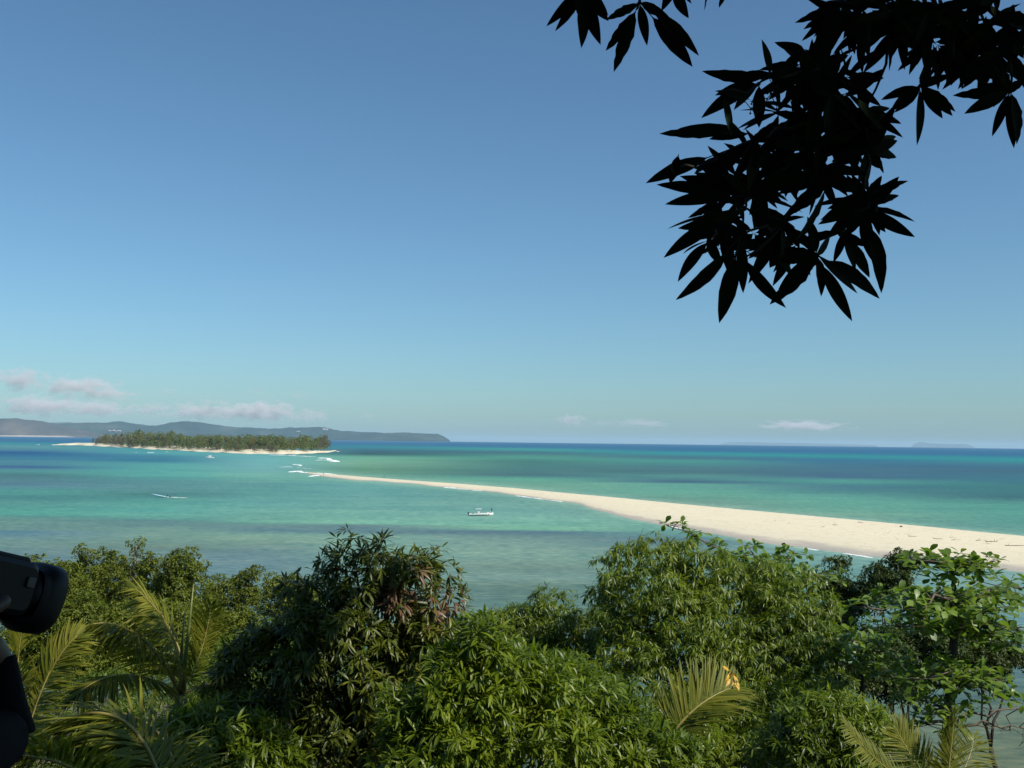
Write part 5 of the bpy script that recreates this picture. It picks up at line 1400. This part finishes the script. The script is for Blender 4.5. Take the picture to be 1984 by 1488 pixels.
# ------------------------------------------------------------------ the mango the viewer stands under
base = np.array([4.2, -3.2, float(ground_z(4.2, -3.2))])
mt = empty('mango_tree', base, 'dark silhouetted mango tree overhanging the upper right, nearest to the viewer', 'tree', 'mango trees on the slope')
mb = MB(); fork = np.array([3.8, -2.4, H + 1.3])
mb.tube(limb_path(base - np.array([0, 0, .3]), fork, 8, 0, .02), np.linspace(.48, .34, 8), 14); mb.build('trunk', M['bark'], mt, base=base)
LD = 3.6
def Z6(x, y): return 1040 + x / 2.1017, y / 2.1017
WH = {  # whorl centre (zoomed coordinates) -> leaf tips
    (420, 10, .1): [(295, 85), (443, 178), (685, 200), (640, 270), (530, 62)],
    (405, 40, .15): [(297, 215), (328, 290)],
    (190, -50, 0): [(45, 95), (88, 135), (192, 185), (232, 182), (270, 92), (150, 40), (295, 60)],
    (560, -60, .1): [(595, 82), (500, 40), (640, 10)],
    (690, -60, .1): [(695, 28), (640, 0)],
    (770, -70, .1): [(768, 33), (800, -10)],
    (950, 310, 0): [(672, 320), (936, 156), (830, 300), (1060, 250)],
    (905, 340, .1): [(655, 450), (905, 518), (790, 432), (725, 365)],
    (1080, 200, .1): [(978, 172), (980, 330), (1100, 330)],
    (760, 370, -.1): [(790, 565), (730, 360)],
    (870, 545, 0): [(497, 545), (580, 508), (700, 560)],
    (890, 570, 0): [(442, 735), (640, 745), (886, 690), (872, 780), (800, 742), (885, 558), (960, 490)],
    (560, 690, -.1): [(540, 760), (582, 700)],
    (860, 800, .05): [(498, 745), (520, 806), (590, 702), (640, 640), (760, 680), (1090, 832), (1030, 700), (1115, 712)],
    (850, 850, 0): [(518, 915), (505, 1025), (600, 960), (1035, 885), (1040, 950)],
    (1200, 700, .1): [(985, 785), (1040, 900), (1090, 1000), (1130, 740)],
    (700, 980, -.05): [(562, 1130), (585, 1020), (735, 1090)],
    (830, 960, -.1): [(598, 1240), (748, 1312), (838, 1200), (760, 1040), (700, 890)],
    (845, 1050, 0): [(992, 1272)],
    (1140, 1038, .1): [(975, 1160), (975, 1252), (1185, 1198), (1270, 1316), (1310, 1202), (1422, 1184), (1000, 1005), (968, 1062), (1030, 900), (1120, 880), (1205, 960), (1080, 1140)],
    (1335, 845, .05): [(1142, 892), (1178, 950), (1265, 972), (1440, 1180), (1527, 982), (1545, 872), (1492, 770), (1490, 735), (1425, 945), (1262, 705), (1340, 1065), (1220, 800), (1300, 700), (1400, 700)],
    (1340, 610, .1): [(1482, 580), (1487, 632), (1418, 540), (1445, 520), (1400, 700), (1330, 760), (1200, 640)],
    (1230, 10, .15): [(1065, 108), (1092, 175), (1130, 240), (1220, 180), (1330, 120)],
    (1260, 380, .1): [(1445, 522), (1390, 480), (1300, 540), (1120, 450), (1150, 560), (1250, 560)],
    (1560, 350, .1): [(1560, 582), (1650, 485), (1698, 466), (1722, 436), (1475, 470), (1440, 440), (1400, 400), (1690, 300), (1600, 260)],
    (1480, 100, .2): [(1300, 60), (1260, 180), (1330, 290), (1420, 230), (1500, 280), (1600, 200), (1640, 110), (1560, 20), (1450, -20), (1380, 30)],
    (1700, 180, .2): [(1600, 250), (1680, 330), (1810, 290), (1800, 200), (1650, 90), (1740, 50), (1830, 100), (1700, 310)],
    (1930, 370, .05): [(1842, 550), (1925, 606), (1750, 455), (1995, 575), (1705, 400), (1860, 250), (1990, 300), (1800, 330)],
    (1910, 110, .1): [(1820, 230), (1900, 250), (1990, 240), (2010, 100), (1860, 10), (1950, 10), (1800, 60), (1990, 180)],
    (1150, 280, .15): [(1000, 350), (1050, 420), (1200, 450), (1300, 350), (1280, 220), (1200, 180), (1120, 420)],
    (1100, 500, .15): [(940, 520), (900, 600), (1000, 650), (1100, 680), (1200, 600), (1230, 480), (980, 440), (1050, 400)],
    (1060, 640, .2): [(900, 720), (940, 760), (1050, 790), (1170, 760), (1200, 680), (960, 600)],
    (1200, 560, .25): [(1080, 620), (1100, 720), (1250, 700), (1330, 640), (1330, 520), (1230, 440)],
    (1340, 440, .25): [(1220, 500), (1250, 600), (1350, 600), (1430, 560), (1300, 340)],
    (1000, 900, .15): [(880, 960), (900, 1060), (1000, 1040), (1090, 1000), (1080, 860), (930, 830), (960, 1100), (870, 1150)],
    (760, 900, .15): [(640, 890), (660, 960), (760, 1050), (860, 1000), (830, 860), (690, 840), (800, 1120)],
    (740, 640, .1): [(640, 700), (700, 830), (780, 800), (830, 700), (690, 600)],
    (1250, 960, .15): [(1200, 1060), (1300, 1100), (1350, 1000), (1250, 880), (1380, 1130)],
    (1640, 40, .1): [(1540, 60), (1600, 150), (1720, 120), (1760, 20), (1660, -40)],
    (1780, 20, .15): [(1700, 90), (1780, 150), (1860, 130), (1900, 20), (1820, -60)],
}
T_HANG = [leaf_template(12, .125, .22, b_, sd, .07, wv, shape='lance', ph=ph) for b_, sd, wv, ph in
          ((.10, .06, .0, 0), (.16, -.07, .04, 1), (.06, .11, .0, 0), (.20, .02, .08, 2), (.12, -.12, .12, 3), (.08, .0, .03, 4))]
Ms_ = []; T_ = []
tips_c = []
for (wx, wy, dz), tips in WH.items():
    c0 = P(*Z6(wx, wy), LD + dz)
    tips_c.append(c0)
    for (tx, ty) in tips:
        te = P(*Z6(tx, ty), LD + dz + random.uniform(-.07, .07))
        d = te - c0; l0 = np.linalg.norm(d)
        if l0 > .25: st = te - d / l0 * .245
        else: st = c0
        d = te - st; l_ = max(np.linalg.norm(d), .12)
        if l_ < .13: st = te - unit(d) * .13; d = te - st; l_ = .13
        nn = np.array([0, -1, .15]) + RNG.normal(0, .38, 3)
        wf = l_ * random.uniform(.75, 1.0)
        if l_ < .16: wf = l_ * 1.15
        Ms_.append(frames(d[None], nn[None], np.array([np.linalg.norm(d)]), np.array([wf]))[0]); T_.append(st)
for (ex, ey, erx, ery, n_) in ((1150, 420, 190, 190, 15), (1110, 620, 160, 90, 7), (840, 830, 150, 90, 5), (1450, 70, 280, 90, 15), (1750, 120, 210, 110, 14), (1000, 960, 120, 60, 3), (1330, 830, 70, 50, 2), (1330, 500, 80, 100, 4), (900, 640, 120, 60, 3), (1930, 200, 60, 100, 4), (1090, 290, 60, 50, 2)):
    for q in range(n_):
        an = random.uniform(0, 2 * PI); rr = math.sqrt(random.random())
        wx, wy = ex + erx * rr * math.cos(an), ey + ery * rr * math.sin(an)
        c0 = P(*Z6(wx, wy), LD + random.uniform(.05, .45))
        for w_ in range(random.randint(5, 8)):
            aa = random.uniform(0, 2 * PI); ll = random.uniform(.12, .19)
            d = _r * math.cos(aa) + _u * (math.sin(aa) * .8 - .35) + _f * random.uniform(-.5, .5)
            d = unit(d) * ll
            nn = np.array([0, -1, .15]) + RNG.normal(0, .4, 3)
            Ms_.append(frames(d[None], nn[None], np.array([ll]), np.array([ll * random.uniform(.75, 1.0)]))[0]); T_.append(c0)
Ms_ = np.array(Ms_); T_ = np.array(T_)
leaves(mt, base, Ms_, T_, T_HANG, 'hang', M['canopy_shaded'], 290)
# twigs that carry the whorls
mb = MB()
hub1 = P(*Z6(1500, -260), LD + .5); hub2 = P(*Z6(420, -260), LD + .4)
net = [((1480, 100), hub1), ((1230, 10), hub1), ((1700, 180), hub1), ((1910, 110), hub1), ((1640, 40), hub1), ((1780, 20), hub1), ((420, 10), hub2), ((190, -50), hub2), ((560, -60), hub2), ((690, -60), hub2), ((770, -70), hub2)]
idx = {(k[0], k[1]): c for k, c in zip(WH, tips_c)}
chain = [((1480, 100), (1150, 280)), ((1150, 280), (950, 310)), ((950, 310), (905, 340)), ((1150, 280), (1080, 200)), ((1480, 100), (1340, 440)), ((1340, 440), (1260, 380)), ((1340, 440), (1200, 560)), ((1200, 560), (1100, 500)), ((1100, 500), (890, 570)),
         ((890, 570), (870, 545)), ((905, 340), (760, 370)), ((1200, 560), (1060, 640)), ((1060, 640), (860, 800)), ((860, 800), (850, 850)), ((890, 570), (740, 640)), ((740, 640), (560, 690)), ((1200, 560), (1200, 700)), ((1200, 700), (1000, 900)),
         ((1000, 900), (1140, 1038)), ((1000, 900), (845, 1050)), ((1000, 900), (830, 960)), ((850, 850), (760, 900)), ((760, 900), (700, 980)), ((1340, 440), (1340, 610)), ((1340, 610), (1335, 845)), ((1335, 845), (1250, 960)), ((1700, 180), (1560, 350)), ((1910, 110), (1930, 370)), ((420, 10), (405, 40))]
for a, h_ in net: mb.tube(limb_path(h_, idx[a], 5, 0, .03), np.linspace(.016, .006, 5), 6)
for a, b_ in chain: mb.tube(limb_path(idx[a], idx[b_], 5, 0, .04), np.linspace(.0075, .0035, 5), 5)
for c, (k, tips) in zip(tips_c, WH.items()):
    for (tx, ty) in tips[:]:
        te = P(*Z6(tx, ty), LD + k[2]); d = te - c; l0 = np.linalg.norm(d)
        if l0 > .24: mb.tube([c, te - d / l0 * .235], [.0028, .0022], 4)
# flower stalk tangles
for q in ((940, 400), (960, 350), (870, 440), (840, 1010), (1345, 850), (830, 1060), (1900, 300)):
    c = P(*Z6(*q), LD)
    for k in range(5):
        e = c + RNG.normal(size=3) * .035; mb.tube(limb_path(c, e, 4, 0, .15), [.0018] * 4, 4); mb.ball(e, .004, 5, 4)
mb.build('twigs', M['bark_dark'], mt, base=base)['kind'] = 'stuff'
mb = MB()
for hb, via in ((hub1, np.array([2.6, 2.0, H + 2.6])), (hub2, np.array([1.2, 2.0, H + 2.6]))):
    mid = np.array([2.8, -.3, H + 2.7])
    pp = [fork, (fork + mid) / 2 + (0, 0, .25), mid, via, (via + hb) / 2 + (0, 0, .1), hb]
    mb.tube(pp, [.20, .16, .11, .06, .035, .016], 9)
CROWN = [(np.array([3.2, -1.0, H + 4.6]), np.array([5.5, 4.2, 2.2])), (np.array([6.3, 1.6, H + 5.0]), np.array([3.2, 2.8, 1.7])), (np.array([2.6, 2.6, H + 4.3]), np.array([2.4, 2.0, 1.2])), (np.array([1.5, -.7, H + 2.7]), np.array([1.3, 1.1, .7])), (np.array([2.0, 2.0, H + 3.1]), np.array([1.3, 1.2, .7])), (np.array([4.6, 4.3, H + 4.6]), np.array([2.4, 1.9, 1.2])),  # unseen crown; small low lobes added to block sun on person and branch
         (np.array([-2.8, -1.6, H + 3.9]), np.array([3.6, 3.4, 2.4])), (np.array([1.0, -4.6, H + 2.9]), np.array([5.0, 2.4, 2.7])), (np.array([7.0, -3.5, H + 3.2]), np.array([3.4, 3.6, 3.2])), (np.array([-4.5, -4.0, H + 1.8]), np.array([3.0, 3.0, 3.0])), (np.array([4.2, -6.0, H + 1.0]), np.array([4.5, 1.6, 2.6])),
         (np.array([-6.5, 1.5, H + 4.6]), np.array([3.6, 3.6, 2.0])), (np.array([-6.8, -2.5, H + 2.0]), np.array([2.2, 3.0, 3.0])), (np.array([-1.0, -6.5, H + 0.5]), np.array([4.5, 1.6, 2.8]))]  # left and rear lobes added out of view to darken the overhanging leaves
SHADE_LOBE = [(np.array([2.8, 8.9, H + 6.2]), np.array([1.2, 1.5, 1.0]))]  # unseen lobe added so that its shadow falls on the centre mango
for c, r in CROWN + SHADE_LOBE:
    mb.tube(limb_path(fork, c, 7, .03, .04), np.linspace(.2, .05, 7), 8)
    for k in range(7):
        mb.tube(limb_path(c, c + unit(RNG.normal(size=3)) * r * .85, 5, 0, .06), np.linspace(.045, .012, 5), 5)
# keep limbs out of the open view: they run above it
mb.build('limbs', M['bark_dark'], mt, base=base)
C, O = clump_points(CROWN, 1700, 11, .55, .4, -1.0, .2)
C2_, O2_ = clump_points(SHADE_LOBE, 60, 11, .5, .4, -1.0, .2)
px, py, dd = proj(C2_)
k_ = ((px > 1640) & (py < 150 + (px - 1640) * .15)) | (py < -40)
C3_, O3_ = C2_[k_], O2_[k_]
px, py, dd = proj(C)
C_ok = ~((dd > .2) & (px > -120) & (px < 2100) & (py > -230) & (py < 1600)) & (np.linalg.norm(C - CAM, axis=1) > 1.6)
Ms, T = whorls(np.concatenate([C[C_ok], C3_]), np.concatenate([O[C_ok], O3_]), 8, .26, 1.1, .3, .2)
V, F = baked(Ms, T - base, [diamond_template(.20), diamond_template(.17, .3, .3)], RNG.integers(0, 2, len(T)))
o = link('foliage', fast_mesh('foliage', V, F, M['canopy_shaded']), mt); o['kind'] = 'stuff'

# ------------------------------------------------------------------ the person filming at the left edge
DC = 1.2
def PC(x, y, dz=0): return P(x, y, DC + dz)
cc = PC(-3, 1131)
ax = unit(PC(112, 1150, .085) - PC(10, 1130, 0)); upc = unit(np.array([.1, 0, 1.0]) - ax * ax[2] * 1.0); upc = unit(upc - ax * (upc @ ax)); sdc = np.cross(upc, ax)
RC = np.stack([ax, sdc, upc], 1)
camc = empty('video_camera', cc, 'black handheld video camera with a deep lens hood at the left edge', 'video camera')
k1 = DC / FPX
def cl(x, y, z): return RC @ np.array([x, y, z])
mb = MB(); mb.box(cl(-.045, 0, 0), (.155, .058, .062), .012, R=RC); mb.box(cl(-.03, 0, .030), (.10, .04, .012), .005, R=RC); mb.build('camera_body', M['plastic'], camc, smooth=False)
mb = MB(); mb.tube([cl(.022, 0, -.002), cl(.045, 0, -.004), cl(.052, 0, -.005)], [.026, .028, .031], 24); mb.build('lens_barrel', M['plastic'], camc)
# hood: a flared, open, slightly squared tube
V = []; F = []
NS = 28
sec = [(.042, .029, .034), (.050, .034, .040), (.058, .0365, .043), (.074, .037, .043), (.076, .036, .042), (.0755, .032, .038), (.052, .026, .030)]
for (x, a, b_) in sec:
    for k in range(NS):
        an = 2 * PI * k / NS; ca_, sa_ = math.cos(an), math.sin(an)
        ex = .72
        V.append(cl(x + (.004 * sa_), a * math.copysign(abs(ca_) ** ex, ca_), -.008 + b_ * math.copysign(abs(sa_) ** ex, sa_)))
for i in range(len(sec) - 1):
    for k in range(NS):
        F.append((i * NS + k, i * NS + (k + 1) % NS, (i + 1) * NS + (k + 1) % NS, (i + 1) * NS + k))
F.append(tuple(range(NS)))
link('lens_hood', mesh_py('lens_hood', V, F, M['plastic'], True), camc)
mb = MB(); mb.tube([cl(.0535, 0, -.006), cl(.0545, 0, -.006)], [.024, .024], 24); mb.build('lens', M['glass_dark'], camc)
mb = MB(); mb.box(cl(.016, -.030, .008), (.014, .004, .012), .002, R=RC); mb.build('focus_button', M['plastic_grey'], camc, smooth=False)
mb = MB(); mb.box(cl(-.135, 0, .014), (.05, .028, .026), .008, R=RC); mb.build('eyepiece', M['plastic'], camc, smooth=False)
mb = MB(); mb.tube([cl(.03, .034, .012), cl(-.02, .048, .0), cl(-.08, .034, -.004)], .008, 8); mb.build('hand_strap', M['plastic'], camc)

feet = np.array([-.62, .92, 24.35])
pr = empty('person', feet, 'person at the left edge holding up the video camera, shade put into the dark clothes', 'person')
hd = np.array([-.74, .86, H - .16 + .02])
elb = PC(14, 1424, .02)          # right elbow sticking into the picture
wr_ = PC(-16, 1272, .03)           # wrist under the camera
J = dict(pel=(-.82, .72, 25.22), ch=(-.80, .74, 25.56), ne=(-.78, .77, 25.74), hdb=(-.765, .80, 25.82),
         hr=(-.72, .74, 25.18), kr=(-.70, .80, 24.80), fr=(-.70, .76, 24.42), tr=(-.66, .92, 24.38), hl=(-.92, .70, 25.18), kl=(-.93, .76, 24.80), fl=(-.93, .72, 24.42), tl=(-.92, .88, 24.38),
         sr=(-.62, .78, 25.66), er=tuple(elb), wr=tuple(wr_), sl=(-.97, .74, 25.66), el=(-.98, .98, 25.45), wl=(-.72, 1.10, 25.70))
R = dict(pel=.14, ch=.15, ne=.055, hdb=.05, hr=.09, kr=.06, fr=.042, tr=.035, hl=.09, kl=.06, fl=.042, tl=.035, sr=.062, er=.03, wr=.024, sl=.062, el=.045, wl=.03)
E = [('pel', 'ch'), ('ch', 'ne'), ('ne', 'hdb'), ('pel', 'hr'), ('hr', 'kr'), ('kr', 'fr'), ('fr', 'tr'), ('pel', 'hl'), ('hl', 'kl'), ('kl', 'fl'), ('fl', 'tl'), ('ch', 'sr'), ('sr', 'er'), ('er', 'wr'), ('ch', 'sl'), ('sl', 'el'), ('el', 'wl')]
# the right hand wraps the camera from below: palm, four fingers up its far side, thumb at the near side
palm_c = cc + cl(-.045, 0, -.052)
J['pm'] = tuple(palm_c); R['pm'] = .026; E.append(('wr', 'pm'))
for k in range(4):
    x_ = -.008 - .024 * k; ln = (.95, 1.05, 1.0, .8)[k]
    a = cc + cl(x_, .026, -.046); b1 = cc + cl(x_, .047 , -.026 + .004 * ln); c1 = cc + cl(x_, .046, .006 * ln + .006); d1 = cc + cl(x_ - .002, .036, .026 * ln)
    for nm, q, r_ in (('a', a, .0105), ('b', b1, .0095), ('c', c1, .0088), ('d', d1, .0078)): J[f'f{k}{nm}'] = tuple(q); R[f'f{k}{nm}'] = r_
    E += [('pm', f'f{k}a'), (f'f{k}a', f'f{k}b'), (f'f{k}b', f'f{k}c'), (f'f{k}c', f'f{k}d')]
for nm, q, r_ in (('ta', cc + cl(-.07, -.028, -.044), .013), ('tb', cc + cl(-.05, -.044, -.028), .011), ('tc', cc + cl(-.024, -.041, -.014), .009)): J[nm] = tuple(q); R[nm] = r_
E += [('pm', 'ta'), ('ta', 'tb'), ('tb', 'tc')]
ks = list(J)
me = bpy.data.meshes.new('body'); me.from_pydata([tuple(np.array(J[k]) - feet) for k in ks], [(ks.index(a), ks.index(b_)) for a, b_ in E], [])
me.materials.append(M['skin'])
o = link('body', me, pr)
md = o.modifiers.new('skin', 'SKIN'); md.use_smooth_shade = True
for k, v_ in zip(ks, me.skin_vertices[0].data): v_.radius = (R[k], R[k])
me.skin_vertices[0].data[0].use_root = True
sb = o.modifiers.new('sub', 'SUBSURF'); sb.levels = 2; sb.render_levels = 2
hc = np.array([-.755, .83, 25.915])
fw = unit(np.array([.45, .9, 0])); sd = np.array([fw[1], -fw[0], 0]); RH = np.stack([fw, sd, np.array([0, 0, 1.0])], 1)
mb = MB(); mb.ball(hc, (.096, .078, .122), 18, 14, R=RH); mb.ball(hc + RH @ np.array([.035, 0, -.07]), (.06, .055, .05), 12, 8, R=RH)
mb.tube([hc + RH @ np.array([.09, 0, .02]), hc + RH @ np.array([.118, 0, -.018])], [.008, .016], 8)
for s_ in (-1, 1):
    mb.ball(hc + RH @ np.array([-.005, .08 * s_, -.005]), (.022, .010, .032), 8, 6, R=RH)
mb.ball(hc + RH @ np.array([.088, 0, -.062]), (.012, .026, .006), 8, 5, R=RH)
mb.build('head', M['skin'], pr, base=feet)
mb = MB(); mb.ball(hc + RH @ np.array([-.02, 0, .03]), (.105, .09, .118), 16, 12, R=RH); mb.build('hair', M['hair'], pr, base=feet)
mb = MB()
for s_ in (-1, 1): mb.ball(hc + RH @ np.array([.087, .03 * s_, .012]), (.010, .013, .009), 8, 6, R=RH)
mb.build('eyes', M['white'], pr, base=feet)
g = lambda k: np.array(J[k])
mb = MB()
mb.tube([g('pel') - (0, 0, .04), (g('pel') + g('ch')) / 2, g('ch'), g('ch') + (0, 0, .13)], [.175, .17, .185, .09], 16)
mb.tube([g('ch') + (0, 0, .06), g('sr'), g('sr') * .5 + g('er') * .5, g('sr') * .04 + g('er') * .96, g('er') + (0, 0, .008)], [.12, .082, .054, .036, .026], 12)
mb.tube([g('er') + (0, 0, -.004), g('er') * .55 + g('wr') * .45, g('er') * .05 + g('wr') * .95], [.032, .027, .026], 12)  # long sleeve added to blacken the forearm as shade would
mb.tube([g('ch') + (0, 0, .06), g('sl'), g('sl') * .4 + g('el') * .6], [.12, .082, .07], 12)
mb.build('shirt', M['shirt_dark_shade'], pr, base=feet)
# cuff that stands off the elbow
mb = MB()
for q in ('r', 'l'): mb.tube([g('pel') + (0, 0, .03), g('h' + q), g('k' + q) * .8 + g('h' + q) * .2], [.155, .115, .09], 12)
mb.build('shorts', M['shorts'], pr, base=feet)
# left hand steadies the side of the camera
lw = g('wl'); mb = MB(); mb.ball(lw + (.03, .01, .03), (.04, .018, .045), 10, 8)
for k in range(4):
    a = lw + np.array([.02 + .012 * k, .012, .06]); mb.tube([a, a + (.012, 0, .028 + .003 * (k % 3)), a + (.03, -.002, .045)], [.009, .0085, .007], 7)
mb.tube([lw + (.0, 0, .02), lw + (-.005, -.02, .05), lw + (.01, -.03, .07)], [.012, .0105, .008], 7)
mb.build('hand', M['skin'], pr, base=feet)
